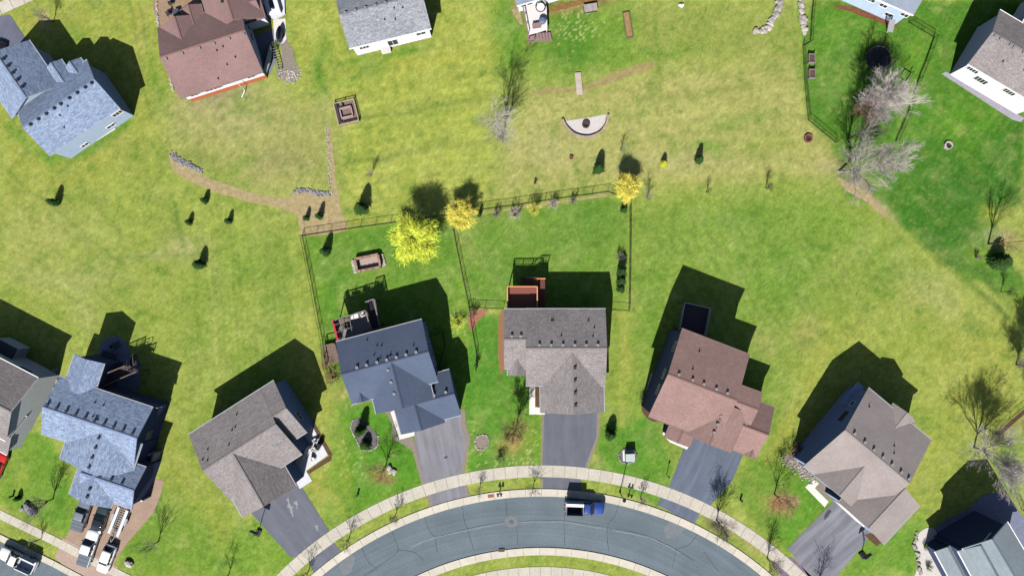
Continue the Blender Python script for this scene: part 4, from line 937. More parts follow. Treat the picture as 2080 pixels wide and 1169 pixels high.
rocks('boulder', [(788,952),(800,957),(806,960)], 5, 0.42, STONE, 'cluster of pale boulders beside the red twigged street side tree', 'boulders', 0.3)
rocks('boulder', [(50,1030),(66,1036),(70,1040)], 7, 0.55, STONE2, 'pile of big grey and white boulders on the lower left lawn', 'boulders', 0.4)
rocks('boulder', [(262,1142),(264,1143)], 1, 0.62, STONE, 'single pale rounded boulder on the lawn right of the clay driveway', 'boulder', 0.0)

# ---------------------------------------------------------------- fences
def fence(pts, label, h=1.25, style='pickets', gates=(), post=2.4):
    q = [P2(a) for a in pts]; c = q[len(q)//2]; r = wthing('fence', label, 'fence', (c.x,c.y,0), 'black metal yard fences'); fb = MB(); rb = MB(); n_post = 0
    for i in range(len(q)-1):
        a, c = q[i], q[i+1]; L = (c-a).length; n = max(1, int(round(L/post)))
        for k in range(n+(1 if i == len(q)-2 else 0)):
            e = a.lerp(c, k/n); b = MB(); b.box((e.x,e.y,h/2+0.03),(0.065,0.065,h+0.06)); b.build('post', BLACKMETAL, r); n_post += 1
        rb.bar((a.x,a.y,h),(c.x,c.y,h),0.045,0.04); rb.bar((a.x,a.y,0.12),(c.x,c.y,0.12),0.05,0.04)
        n = int(L/0.19)
        for k in range(1, n):
            e = a.lerp(c, k/n); fb.box((e.x,e.y,h/2+0.04),(0.016,0.016,h-0.1))
    rb.build('rail', BLACKMETAL, r); fb.build('pickets', BLACKMETAL, r)
    return r
fence([(614,479),(701,466),(824,449),(914,436),(981,426),(1040,418),(1140,403),(1234,390),(1262,400)], 'long black back fence crossing behind the two central yards')
fence([(614,479),(624,530),(634,580),(645,640),(655,690),(660,740),(668,770)], 'black fence down the left side of the green central yard')
fence([(916,437),(928,500),(942,570),(952,615),(960,670),(968,715),(967,752)], 'black fence dividing the two central green yards')
fence([(952,624),(985,626),(1022,627)], 'short black fence with a gate between the divider and the orange railed deck house')
fence([(1279,420),(1279,480),(1278,560),(1277,631),(1240,629)], 'black fence along the right side of the central yard')
fence([(1652,-10),(1647,40),(1645,86),(1630,94),(1634,170),(1641,244),(1670,268),(1697,290)], 'black fence at the left edge of the trampoline yard')
fence([(1845,46),(1897,77),(1880,125),(1866,160),(1842,235),(1818,290)], 'black fence at the right edge of the trampoline yard')
fence([(2084,822),(2050,850),(2020,880)], 'brown dirt lined fence at the right edge by the big bare tree')
fence([(2060,1000),(2075,1035),(2090,1036)], 'black fence beside the arc patio in the bottom right corner')
fence([(858,690),(900,672),(905,700),(890,750)], 'low black fence beside the dark slate roofed house', 1.0)

# ---------------------------------------------------------------- plants
BARK = M('bark_grey', srgb(120,108,104,0.6), 0.9, 0.3, 6); BARKD = M('bark_dark', srgb(78,66,60,0.6), 0.9, 0.3, 6); BARKP = M('bark_pale', srgb(176,168,164,0.7), 0.9, 0.2, 6)
T_GREY = M('twig_grey', srgb(160,150,144,0.68), 0.9, 0.2, 2, island=0.2); T_PALE = M('twig_pale', srgb(204,192,186,0.72), 0.9, 0.15, 2, island=0.2)
T_LIL = M('twig_lilac', srgb(206,194,190,0.85), 0.9, 0.15, 2, island=0.2); T_RED = M('twig_red', srgb(204,150,134,0.74), 0.9, 0.2, 2, island=0.2)
T_YEL = M('leaf_yellow', srgb(230,244,80,0.95), 0.8, 0.15, 1, island=0.22); T_GOLD = M('leaf_gold', srgb(240,226,92,1.0), 0.8, 0.15, 1, island=0.2)
T_GRN = M('leaf_green', srgb(120,150,60,0.62), 0.9, 0.25, 2, island=0.2); T_DARK = M('twig_dark', srgb(90,80,74,0.6), 0.9, 0.2, 2); T_OCH = M('twig_ochre', srgb(206,178,120,0.7), 0.9, 0.15, 2, island=0.15)
def bare_tree(px, py, h, cr, label, tw=T_GREY, bk=BARK, seed=1, dens=1.0, cat='tree', name='bare_tree', group='leafless trees', trunk=0.22, tk=None, lean=(0,0), flat=1.0, thick=0.009):
    """a leafless tree: trunk, forking limbs, fine twigs. h metres tall, cr crown radius"""
    rg = random.Random(seed*17+int(px)); base = P(px, py); r = wthing(name, label, cat, base, group)
    tb, cb = MB(), MB(); tr = tk or 0.012*h+0.02
    def rv(s): return Vector((rg.uniform(-s,s), rg.uniform(-s,s), rg.uniform(-s,s)))
    def limb(p, d, L, rad, lev, mb):
        n = 4 if lev < 3 else 2; pts = [p.copy()]; dirs = []
        for k in range(n):
            d = (d+rv(0.16)+Vector((0,0,0.06 if lev < 2 else 0.02))).normalized(); dirs.append(d); pts.append(pts[-1]+d*L/n)
        if lev >= 3: 
            for k in range(n): mb.twig(pts[k], pts[k+1], max(thick, rad*(1-k/n)))
        else: mb.tube(pts, [rad*(1-0.75*k/n) for k in range(n+1)], 5 if lev < 2 else 3, cap=False)
        if lev >= 4: return
        nb = [int(7*dens)+3, int(7*dens)+2, int(6*dens)+2, int(4*dens)+1][lev]
        for k in range(nb):
            f = rg.uniform(0.22, 1.0); i = min(n-1, int(f*n)); q = pts[i].lerp(pts[i+1], f*n-i)
            a = rg.uniform(0, 6.283); x = dirs[i].cross(Vector((0.1,0.3,1))); 
            if x.length < 0.05: x = Vector((1,0,0))
            x.normalize(); y = dirs[i].cross(x); sp = rg.uniform(0.32,0.72)
            nd = (dirs[i]+(x*math.cos(a)+y*math.sin(a))*sp).normalized()
            limb(q, nd, L*rg.uniform(0.42,0.68)*(1.1-f*0.4), max(rad*0.42, thick), lev+1, cb)
    b0 = Vector(base); top = b0+Vector((lean[0],lean[1],h*trunk))
    tb.tube([b0-Vector((0,0,0.1)), b0.lerp(top,0.5)+rv(0.05), top], [tr*1.25, tr, tr*0.85], 8, cap=False)
    nl = max(5, int(8*min(dens,1.3)))
    for k in range(nl):
        a = 6.283*(k+rg.uniform(-0.3,0.3))/nl; out = cr*rg.uniform(0.55,0.98)*0.82; upz = h*(1-trunk)*rg.uniform(0.5,0.95)*flat
        v = Vector((math.cos(a)*out, math.sin(a)*out, upz)); st = b0.lerp(top, rg.uniform(0.75,1.0))
        limb(st, v.normalized(), v.length*0.86, tr*0.55, 1, cb)
    v = Vector((lean[0]*0.3, lean[1]*0.3, h*(1-trunk)*0.9)); limb(top, v.normalized(), v.length, tr*0.7, 0 if dens > 0.8 else 1, cb)
    tb.build('trunk', bk, r); cb.build('crown', tw, r); return r
def feathery(px, py, h, cr, label, leaf, seed=1, n=5200, name='yellow_tree', cat='tree', group=None, bk=BARK, zc=0.62, lf=0.13, strand=1.0):
    """a tree whose limbs carry fine hanging strands of small leaves or blossom"""
    rg = random.Random(seed*31+int(px)); base = P(px, py); r = wthing(name, label, cat, base, group); tb, cb, bb = MB(), MB(), MB(); b0 = Vector(base); tr = 0.02*h
    tb.tube([b0-Vector((0,0,0.1)), b0+Vector((0.05,0,h*0.16)), b0+Vector((0,0.05,h*0.3))], [tr*1.3, tr, tr*0.8], 8, cap=False)
    tips = []
    for k in range(46):
        a = rg.uniform(0,6.283); f = math.sqrt(rg.uniform(0.03,1)); out = cr*f*rg.uniform(0.8,1.12); z = h*(0.98-0.42*f*f)*rg.uniform(0.86,1.03)
        e = b0+Vector((math.cos(a)*out, math.sin(a)*out, z)); s = b0+Vector((0,0,h*rg.uniform(0.2,0.3))); m_ = s.lerp(e,0.5)+Vector((0,0,h*0.08))
        bb.tube([s, m_, e], [tr*0.4, tr*0.22, 0.015], 4, cap=False); tips.append((m_, e))
    for i in range(n):
        m_, e = rg.choice(tips); p = m_.lerp(e, rg.uniform(0.25,1.15))+Vector((rg.gauss(0,1), rg.gauss(0,1), rg.gauss(0,0.7)))*cr*0.10
        o = p-b0; hd = Vector((o.x,o.y,0)); hd = hd.normalized() if hd.length > 0.01 else Vector((1,0,0))
        d = (hd*rg.uniform(0.2,1.2)+Vector((rg.uniform(-0.7,0.7), rg.uniform(-0.7,0.7), rg.uniform(-0.5,0.5)))).normalized()
        L = rg.uniform(0.25,0.7)*strand; wv = Vector((rg.uniform(-1,1),rg.uniform(-1,1),rg.uniform(-1,1))).cross(d)
        if wv.length < 0.1: continue
        wv = wv.normalized()*lf*rg.uniform(0.18,0.5); q = p+d*L
        cb.add([p-wv, p+wv, q+wv*0.4, q-wv*0.4], [(0,1,2,3)])
    tb.build('trunk', bk, r); bb.build('limbs', bk, r); cb.build('crown', leaf, r); return r
CONM = M('conifer_green', srgb(60,98,36,0.6), 0.9, 0.3, 3, island=0.35); CONB = M('conifer_blue', srgb(74,98,80,0.5), 0.9, 0.3, 3, island=0.3); CONY = M('conifer_gold', srgb(206,214,50,0.7), 0.9, 0.2, 3, island=0.25)
def conifer(px, py, h, cr, label, mat=CONM, seed=1, name='conifer', cat='conifer', group='small evergreens on the lawns', round_=0.0):
    rg = random.Random(seed*13+int(px)); base = P(px, py); r = wthing(name, label, cat, base, group); b = MB(); b0 = Vector(base)
    n = int(700+500*cr)
    for i in range(n):
        t = rg.random()**0.8; z = h*(0.04+0.95*t); prof = (1-t)**0.55*(0.75+0.25*min(1,t*5)) if not round_ else math.sqrt(max(0.02, 1-(2*t-0.9)**2*0.9))
        a = rg.uniform(0,6.283); rr = cr*prof*rg.uniform(0.5,1.12)*(0.85+0.15*math.sin(t*40))*(1+0.20*math.sin(3*a+seed+px)+0.12*math.sin(5*a+t*9+py))
        p = b0+Vector((math.cos(a)*rr*0.8, math.sin(a)*rr*0.8, z)); d = Vector((math.cos(a), math.sin(a), rg.uniform(-0.35,0.5 if round_ else 0.2))).normalized()
        s = Vector((-math.sin(a), math.cos(a), rg.uniform(-0.4,0.4)))*cr*rg.uniform(0.06,0.12); L = cr*rg.uniform(0.2,0.42)
        b.add([p-s, p+s, p+d*L], [(0,1,2)]); 
    k = MB(); k.tube([b0-Vector((0,0,0.1)), b0+Vector((0,0,h*0.85))], [0.05+0.02*h, 0.02], 6)
    k.build('trunk', BARKD, r)
    c = MB(); c.tube([b0+Vector((0,0,h*0.05)), b0+Vector((0,0,h*0.35)), b0+Vector((0,0,h*0.9))], [cr*0.62, cr*0.66, cr*0.16] if not round_ else [cr*0.55, cr*0.8, cr*0.4], 9); 
    o = b.build('crown', mat, r); c.build('inner_growth', mat, o); return r
def shrub(px, py, h, cr, label, tw, seed=1, n=260, name='bare_shrub', group='leafless shrubs', cat='shrub'):
    rg = random.Random(seed*7+int(px)); base = P(px, py); r = wthing(name, label, cat, base, group); b = MB(); s = MB(); b0 = Vector(base)
    for i in range(max(10, n//9)):
        a = rg.uniform(0,6.283); o = cr*math.sqrt(rg.random()); e = b0+Vector((math.cos(a)*o, math.sin(a)*o, h*rg.uniform(0.65,1.0)))
        m_ = b0.lerp(e,0.5)+Vector((math.cos(a),math.sin(a),0))*cr*0.08; s.twig(b0, m_, 0.03); s.twig(m_, e, 0.018)
        for j in range(8):
            p = m_.lerp(e, rg.random()); q = p+Vector((rg.uniform(-1,1),rg.uniform(-1,1),rg.uniform(-0.1,1)))*cr*0.35; b.twig(p, q, 0.014)
    s.build('stems', BARKD, r); b.build('twigs', tw, r); return r
feathery(850,488,7.6,3.7,'big bright yellow feathery tree in the green yard behind the slate roofed house',T_YEL,1,13000,strand=1.15,lf=0.06)
feathery(942,438,4.6,2.2,'golden flowering tree straddling the fence right of the big yellow tree',T_GOLD,2,9000,lf=0.055,strand=0.8)
feathery(1266,388,4.6,2.2,'golden flowering tree at the right corner of the long back fence',T_GOLD,3,9000,lf=0.055,strand=0.8)
bare_tree(1019,286,11.0,2.4,'pale twigged bare tree casting a long shadow near the half moon fire pit',T_PALE,BARKP,4,0.95)
bare_tree(1702,348,10.5,6.0,'widest pale branched bare tree below the trampoline yard',T_PALE,BARKP,5,1.25,lean=(1.8,-0.3),flat=0.85)
bare_tree(1752,222,9.5,4.9,'grey fuzzy bare tree overhanging the fence below the trampoline',T_LIL,BARK,6,1.3,thick=0.010)
bare_tree(1722,282,10.0,3.0,'dark stemmed thin tree left of the grey fuzzy tree',T_GREY,BARKD,7,0.6)
bare_tree(1742,236,5.0,2.6,'reddish twigged small tree under the grey fuzzy tree',T_RED,BARKD,8,1.2)
bare_tree(1978,908,10.0,6.4,'large grey bare tree spreading above the arc patio at the lower right',T_LIL,BARK,9,1.3,thick=0.010)
bare_tree(2064,740,8.5,4.2,'dense bare tree at the right edge above the brown fence',T_GREY,BARKD,10,1.5)
bare_tree(1573,1003,6.2,2.6,'red twigged tree on the lawn right of the blue grey driveway',T_RED,BARK,11,0.85)
bare_tree(783,948,5.6,2.4,'red twigged tree beside the pale boulders left of the slate grey driveway',T_RED,BARK,12,0.75)
bare_tree(1049,862,6.2,2.7,'tan twigged tree left of the central driveway',T_OCH,BARK,13,1.05)
bare_tree(1455,1054,6.0,2.3,'largest bare tree on the verge at the right driveway apron',T_GREY,BARKD,14,0.9)
bare_tree(1558,1132,5.8,2.0,'bare tree on the verge between the two right driveways',T_GREY,BARKD,15,0.8)
bare_tree(1662,1185,5.5,2.2,'bare tree on the verge beside the streaked driveway at the bottom',T_GREY,BARKD,16,0.8)
bare_tree(108,1012,6.0,2.2,'leaning bare tree on the lawn left of the sky blue roofed house',T_GREY,BARKD,17,0.8)
bare_tree(322,1098,5.2,1.8,'thin bare tree right of the clay paver driveway',T_GREY,BARKD,18,0.7)
bare_tree(2007,495,9.0,3.2,'slender forked bare tree on the tan patch at the right edge',T_OCH,BARKD,19,0.8,trunk=0.3)
bare_tree(627,1158,3.8,1.5,'small bare tree on the verge at the left driveway apron',T_GREY,BARKD,20,0.7)
bare_tree(710,1092,3.8,1.5,'small bare tree on the left verge beside the dark driveway',T_GREY,BARKD,21,0.7)
bare_tree(804,1044,3.2,1.2,'small bare tree on the verge left of the slate driveway apron',T_GREY,BARKD,22,0.7)
bare_tree(974,990,2.6,0.9,'tiny bare tree on the verge right of the slate driveway apron',T_GREY,BARKD,23,0.6)
bare_tree(1083,987,3.0,1.3,'small bare tree on the verge left of the central apron',T_GREY,BARKD,24,0.7)
bare_tree(1301,1010,2.8,1.1,'small bare tree on the verge right of the street lamp',T_GREY,BARKD,25,0.7)
bare_tree(84,1092,2.8,0.7,'tiny sapling on the verge by the white work truck',T_GREY,BARKD,26,0.5)
bare_tree(465,1165,4.0,1.8,'bare tree at the bottom edge left of the dark driveway',T_GREY,BARKD,27,0.7)
bare_tree(1314,402,3.4,1.1,'thin sapling right of the golden corner tree',T_GREY,BARKD,28,0.6)
bare_tree(1435,391,2.2,0.4,'very thin sapling in the open lawn below the dark round conifer',T_DARK,BARKD,29,0.4)
bare_tree(1555,382,3.2,0.7,'thin sapling standing alone in the open lawn left of the wide pale tree',T_DARK,BARKD,30,0.5)
bare_tree(755,356,3.0,0.6,'thin sapling in the yellow lawn above the dark conifer',T_GREY,BARKD,31,0.5)
bare_tree(109,45,4.2,0.7,'thin staked sapling on the lawn at the top left',T_GREY,BARKD,32,0.5)
bare_tree(2033,592,3.6,0.8,'leaning sapling at the right edge above the drainage crease',T_DARK,BARKD,33,0.5)
bare_tree(1261,305,3.0,0.6,'faint sapling below the half moon fire pit',T_GREY,BARKD,34,0.4)
for (px,py,h,cr,lb,mt) in [
 (118,412,2.6,0.75,'lone dark conifer far left below the blue shingled house',CONM),(419,408,1.7,0.62,'small conifer just under the dry swale, top of a group of three',CONM),
 (387,452,1.6,0.55,'small conifer, left one of three below the dry swale',CONM),(467,450,1.8,0.55,'small conifer, right one of three below the dry swale',CONM),
 (410,538,2.7,0.9,'wider dark conifer below the group of three left of the green yard',CONM),(624,444,1.8,0.5,'small conifer on the dirt at the left end of the long fence',CONM),
 (651,440,2.2,0.62,'small conifer on the dirt right of its smaller neighbour',CONM),(664,512,2.9,0.85,'dark conifer just inside the left corner of the green yard',CONM),
 (737,426,3.7,1.15,'tall pointed conifer in front of the long back fence',CONM),(1214,346,3.0,0.95,'dark conifer above the golden corner tree',CONM),
 (1346,334,1.7,0.62,'small golden yellow evergreen in the tan lawn',CONY),(1417,327,2.6,0.75,'dark round conifer on the tan lawn right of the golden evergreen',CONM),
 (1238,880,2.7,1.0,'dark conifer on the lawn right of the central driveway',CONM),(735,872,3.4,0.95,'taller conifer in the kidney shaped bed',CONM),
 (744,902,1.7,1.0,'low spreading evergreen in the kidney shaped bed',CONM),(974,438,1.9,0.4,'narrow evergreen against the long fence by the golden tree',CONM),
 (1266,427,2.0,0.6,'evergreen at the top of the right yard fence',CONM),(2020,532,3.4,1.6,'broad dark evergreen on the tan patch at the right edge',CONM),
 (40,1010,1.3,0.55,'left clipped dark evergreen on the lower left lawn',CONM)]:
    conifer(px,py,h,cr,lb,mt)
for i,(px,py,h,cr,lb) in enumerate([(1259,552,3.0,0.7,'topmost full evergreen in the row by the right yard fence'),(1259,571,2.4,0.75,'middle evergreen in the row by the right yard fence'),(1259,587,2.0,0.65,'lowest evergreen in the row by the right yard fence')]):
    conifer(px,py,h,cr,lb,CONM,50+i,'evergreen_shrub','shrub','evergreen row by the fence',1)
for i,(px,py,h,cr,lb,tw) in enumerate([(1258,522,1.6,0.8,'bare bush at the top of the evergreen row',T_GREY),(1009,436,1.6,0.8,'bare bush behind the fence post right of the narrow evergreen',T_GREY),(1046,436,2.0,1.2,'widest bare bush along the long back fence',T_LIL),
 (1084,428,3.2,1.2,'yellow flowering bush along the long back fence',T_GOLD),(1122,418,2.0,1.0,'pinkish bare bush along the long back fence',T_LIL),(1163,410,1.8,0.7,'smallest bare bush near the right end of the long fence',T_GREY),(1086,372,1.0,0.35,'small dark shrub on the tan lawn above the long fence',T_DARK),
 (1017,925,1.3,0.9,'dark low bush on the lawn left of the central driveway',T_DARK),(962,638,1.8,1.0,'reddish bush in the salmon mulch corner bed',T_RED),(930,655,1.4,1.3,'yellow green sprawling bush beside the dividing fence',T_YEL),
 (1981,522,1.4,0.5,'small bare bush left of the broad dark evergreen',T_GREY),(665,735,1.2,1.4,'brown bush left of the slate roofed house',T_OCH),(678,765,1.3,1.6,'tan bush in the rough bed left of the slate roofed house',T_OCH),
 (1612,905,2.0,1.0,'dark bush by the front corner of the lower right house',T_DARK),(1610,918,1.2,1.0,'russet bush by the front corner of the lower right house',T_RED),(564,95,1.0,0.8,'small green bush on the gravel by the top left patio',T_GRN),(1305,812,1.4,0.9,'dark bush in the bed left of the rose brown house',T_DARK),
 (1878,1108,0.9,0.6,'low green bush in the white gravel at the bottom right',T_GRN),(1884,1150,0.9,0.7,'lowest green bush in the white gravel at the bottom right',T_GRN),(968,740,1.9,0.45,'dark narrow bush at the bottom of the dividing fence',T_DARK)]):
    shrub(px,py,h,cr,lb,tw,i+1,int(220+260*cr))
# ---------------------------------------------------------------- vehicles
TYRE = M('tyre_rubber', (0.015,0.015,0.016,1), 0.8, 0.2); RIM = M('wheel_rim', (0.35,0.36,0.38,1), 0.35, 0.1, metal=0.8)
CGLASS = M('car_glass', (0.015,0.02,0.028,1), 0.06, 0.1, spec=0.7); HEADL = M('headlight_glass', (0.75,0.77,0.8,1), 0.15, 0.1); TAILL = M('tail_light', (0.4,0.02,0.02,1), 0.3, 0.1)
def paint(nm, c): return M('paint_'+nm, c, 0.28, 0.04, 0.8, spec=0.5, coat=0.6)
PW = paint('white', (0.72,0.73,0.74,1)); PB = paint('blue', (0.018,0.05,0.22,1)); PG = paint('grey', (0.16,0.18,0.22,1)); PDG = paint('green_black', (0.03,0.045,0.045,1)); PR = paint('red', (0.5,0.02,0.02,1)); PK = paint('black', (0.01,0.01,0.014,1))
TON = M('bed_cover', (0.11,0.13,0.16,1), 0.7, 0.12); BEDW = M('white_bed', (0.55,0.57,0.62,1), 0.6, 0.1); BEDD = M('dark_bed', (0.03,0.03,0.035,1), 0.7, 0.3)
def ringloft(mb, st, m=0):
    """st: list of (x, [(y,z)...]) with equal counts, half profile from centre bottom to centre top"""
    b = len(mb.v); n = None
    for x, pr in st:
        full = [(y, z) for y, z in pr]+[(-y, z) for y, z in pr[::-1]]; n = len(full)
        for y, z in full: mb.v.append((x, y, z))
    for i in range(len(st)-1):
        for j in range(n):
            mb.f.append((b+i*n+j, b+i*n+(j+1)%n, b+(i+1)*n+(j+1)%n, b+(i+1)*n+j)[::-1]); mb.m.append(m)
    mb.f.append(tuple(b+j for j in range(n))); mb.m.append(m)
    mb.f.append(tuple(b+(len(st)-1)*n+j for j in range(n))[::-1]); mb.m.append(m)
def body_prof(w_, z0, zt):
    return [(0,z0),(w_*0.9,z0),(w_,z0+0.14),(w_*1.0,zt-0.22),(w_*0.96,zt-0.08),(w_*0.84,zt),(0,zt+0.03)]
def wheels(r, L, W, wb0, wb1, rad):
    for x in (wb0, wb1):
        for sg in (-1, 1):
            b = MB(); y = sg*(W/2-0.12); b.tube([(x,y-0.12,rad),(x,y+0.12,rad)], rad, 18); wh = b.build('wheel', TYRE, r)
            b = MB(); b.tube([(x,y+sg*0.10,rad),(x,y+sg*0.135,rad)], rad*0.62, 14); b.build('rim', RIM, wh)
def vehicle(px, py, ang, label, cat, pm, kind='car', L=4.8, W=1.9, H=1.5, name='parked_car', group='parked cars', bedm=None, pxy=None, bed='open', roofm=None):
    c = P(px, py); r = thing(name, label, cat, (c.x, c.y, pxy or 0.03), group, ang); hl = L/2; w2 = W/2
    zb = 0.98 if kind != 'pickup' else 1.18; zh = zb-0.06; z0 = 0.28 if kind != 'pickup' else 0.42
    st = [(hl, body_prof(w2*0.70, z0+0.12, zh-0.22)), (hl-0.12, body_prof(w2*0.88, z0+0.04, zh-0.10)), (hl-0.45, body_prof(w2*0.97, z0, zh-0.03)), (hl-L*0.26, body_prof(w2, z0, zh+0.03)), (0, body_prof(w2, z0, zb)), (-hl+0.7, body_prof(w2, z0, zb)), (-hl+0.25, body_prof(w2*0.97, z0+0.03, zb-0.04)), (-hl+0.04, body_prof(w2*0.88, z0+0.1, zb-0.12))]
    if kind == 'pickup':
        xc = -0.02*L if bed != 'short' else -0.10*L
        st = st[:4]+[(0.1*L, body_prof(w2, z0, zb)), (xc-0.35, body_prof(w2, z0, zb))]
    b = MB(); ringloft(b, st); bo = b.build('body', pm, r, smooth=True); bo.modifiers.new('e','EDGE_SPLIT').split_angle = R(50)
    # cabin
    if kind == 'pickup': xs0, xr0, xr1, xs1 = hl-L*0.27, hl-L*0.375, xc-0.18, xc-0.30
    elif kind == 'suv': xs0, xr0, xr1, xs1 = hl-L*0.28, hl-L*0.42, -hl+0.75, -hl+0.28
    else: xs0, xr0, xr1, xs1 = hl-L*0.29, hl-L*0.46, -hl+L*0.27, -hl+L*0.13
    gp = lambda w_, za, zc: [(0,za),(w_,za),(w_*0.97,za+(zc-za)*0.5),(w_*0.92,zc-0.03),(w_*0.80,zc),(0,zc+0.02)]
    b = MB(); e = zb-0.04
    ringloft(b, [(xs0, gp(w2*0.86,e,e+0.05)), ((xs0+xr0)/2, gp(w2*0.88,e,e+(H-e)*0.55)), (xr0, gp(w2*0.86,e,H-0.03)), ((xr0+xr1)/2, gp(w2*0.88,e,H)), (xr1, gp(w2*0.86,e,H-0.03)), (xs1, gp(w2*0.86,e,e+0.06))])
    g = b.build('cabin_glass', CGLASS, r, smooth=True); g.modifiers.new('e','EDGE_SPLIT').split_angle = R(40)
    b = MB(); rw = w2*0.76; n = 6; vs = []
    for i in range(n+1):
        x = xr0-0.02+(xr1-xr0+0.04)*i/n; zz = H+0.025-0.02*abs(2*i/n-1)
        k = rw*(0.93 if i in (0, n) else 1)
        vs += [(x,-k,zz-0.02),(x,-k*0.8,zz+0.012),(x,0,zz+0.025),(x,k*0.8,zz+0.012),(x,k,zz-0.02)]
    b.add(vs, [(i*5+j, i*5+j+1, (i+1)*5+j+1, (i+1)*5+j) for i in range(n) for j in range(4)])
    ro = b.build('roof', roofm or pm, r, smooth=True); ro.modifiers.new('s','SOLIDIFY').thickness = 0.05
    b = MB()
    for sg in (-1,1):
        b.bar((xs0-0.02, sg*w2*0.83, e+0.05),(xr0, sg*w2*0.76, H-0.01),0.08,0.06); b.bar((xs1+0.02, sg*w2*0.83, e+0.05),(xr1, sg*w2*0.76, H-0.01),0.10,0.06)
        xm = (xr0+xr1)/2; b.bar((xm, sg*w2*0.90, e+0.02),(xm, sg*w2*0.79, H-0.02),0.09,0.05)
    b.build('pillars', pm, r)
    for sg in (-1,1):
        b = MB(); b.box((xs0-0.38, sg*(w2+0.04), zb+0.02),(0.15,0.26,0.15)); b.build('wing_mirror', pm if kind!='pickup' else PK, r)
        b = MB(); b.box((hl-0.20, sg*w2*0.66, zh-0.26),(0.22,0.34,0.13)); b.build('headlight', HEADL, r)
        b = MB(); b.box((-hl+0.06, sg*w2*0.80, zb-0.3),(0.12,0.2,0.28)); b.build('tail_light', TAILL, r)
    b = MB(); b.box((hl+0.02,0,z0+0.16),(0.16,W*0.78,0.2)); b.build('bumper', GREYTRIM, r, bevel=0.04)
    b = MB(); b.box((-hl-0.02,0,z0+0.16),(0.16,W*0.86,0.2)); b.build('bumper', GREYTRIM, r, bevel=0.04)
    rad = 0.34 if kind != 'pickup' else 0.41
    wheels(r, L, W, hl-L*0.175, -hl+L*0.2, rad)
    if kind == 'pickup':
        x0, x1 = xc-0.42, -hl+0.02; xm = (x0+x1)/2; BL = x0-x1; bm = bedm or pm
        b = MB(); b.box((xm,0,0.72),(BL,W-0.2,0.1)); b.build('bed_floor', bm, r)
        b = MB(); zt = zb+0.02
        for sg in (-1,1): b.box((xm,sg*(w2-0.09),(zt+z0)/2),(BL,0.17,zt-z0))
        b.box((x1+0.05,0,(zt+z0+0.1)/2),(0.1,W-0.36,zt-z0-0.1)); b.box((x0-0.04,0,(zt+0.7)/2),(0.08,W-0.36,zt-0.7)); b.build('bed_side', pm, r, bevel=0.03)
        if bed in ('cover','short'):
            b = MB(); b.box((xm,0,zt+0.04),(BL-0.06,W-0.14,0.06)); 
            cv = b.build('bed_cover', TON, r, bevel=0.02); b = MB()
            for k in (1,2): b.box((x0+(x1-x0)*k/3,0,zt+0.075),(0.03,W-0.2,0.012))
            b.build('cover_seam', BLACKMETAL, cv)
    return r
# blue truck at the upper kerb with tall box sides: nose to the right
t = vehicle(1188, 1026, -0.04, 'blue pickup truck with tall open box sides parked at the upper kerb', 'pickup truck', PB, 'pickup', 6.0, 2.0, 1.75, 'parked_truck', 'parked pickups', BEDD)
b = MB(); b.box((-1.75,0.93,1.65),(2.75,0.07,1.7)); b.build('box_side', BEDW, t)
b = MB(); b.box((-1.75,-0.93,1.6),(2.75,0.07,1.5)); b.build('box_side', PDG, t)
b = MB(); b.box((-0.36,0,1.6),(0.06,1.8,1.5)); b.build('box_front', BEDD, t)
b = MB(); b.box((-1.75,0.70,2.5),(2.7,0.45,0.08)); b.build('rack_board', PW, t)
b = MB()
for x in (-3.05,-0.45):
    for y in (-0.9,0.95): b.box((x,y,1.8),(0.07,0.07,1.5))
    b.bar((x,-0.9,2.42),(x,0.95,2.42),0.07)
b.build('ladder_rack', GREYTRIM, t)
b = MB(); b.box((-3.3,-0.35,0.95),(0.22,0.3,0.3)); b.box((-3.32,0.25,0.9),(0.15,0.3,0.35)); b.build('hitch_load', M('rack_red', srgb(140,60,64,0.5), 0.6), t)
# white work truck lower left, nose to upper left
t = vehicle(44, 1131, math.pi-0.44, 'white work truck with a white lined open bed parked at the lower left kerb', 'pickup truck', PW, 'pickup', 6.1, 2.05, 1.8, 'parked_truck', 'parked pickups', BEDW)
b = MB()
for sg in (-1,1): b.box((-1.7,sg*0.95,1.45),(2.4,0.12,0.6))
b.build('tool_box', PW, t, bevel=0.02)
# driveway
vehicle(187, 1107, 1.24, 'white crew cab pickup with a grey bed cover, nose up the clay driveway', 'pickup truck', PW, 'pickup', 5.9, 2.0, 1.8, 'parked_truck', 'parked pickups', None, bed='short')
vehicle(173, 1041, -1.90, 'grey blue pickup with a covered bed tucked under the sky blue eaves', 'pickup truck', PG, 'pickup', 5.2, 1.9, 1.7, 'parked_truck', 'parked pickups', None, bed='short').rotation_euler.z = 1.24
vehicle(209, 1051, 1.28, 'dark green car with a wide glass roof parked right below the garage', 'car', PDG, 'car', 4.5, 1.85, 1.42, roofm=CGLASS)
vehicle(222, 1130, 1.20, 'white car hitched to the boat trailer on the clay driveway', 'car', PW, 'suv', 4.6, 1.9, 1.5).rotation_euler.z = 1.20+math.pi
vehicle(2, 944, 1.15, 'bright red car cut off by the left edge of the view', 'car', PR, 'car', 4.5, 1.85, 1.42)
vehicle(-2, 116, 1.2, 'black car at the left edge on the top left driveway', 'car', PK, 'car', 4.6, 1.85, 1.45)
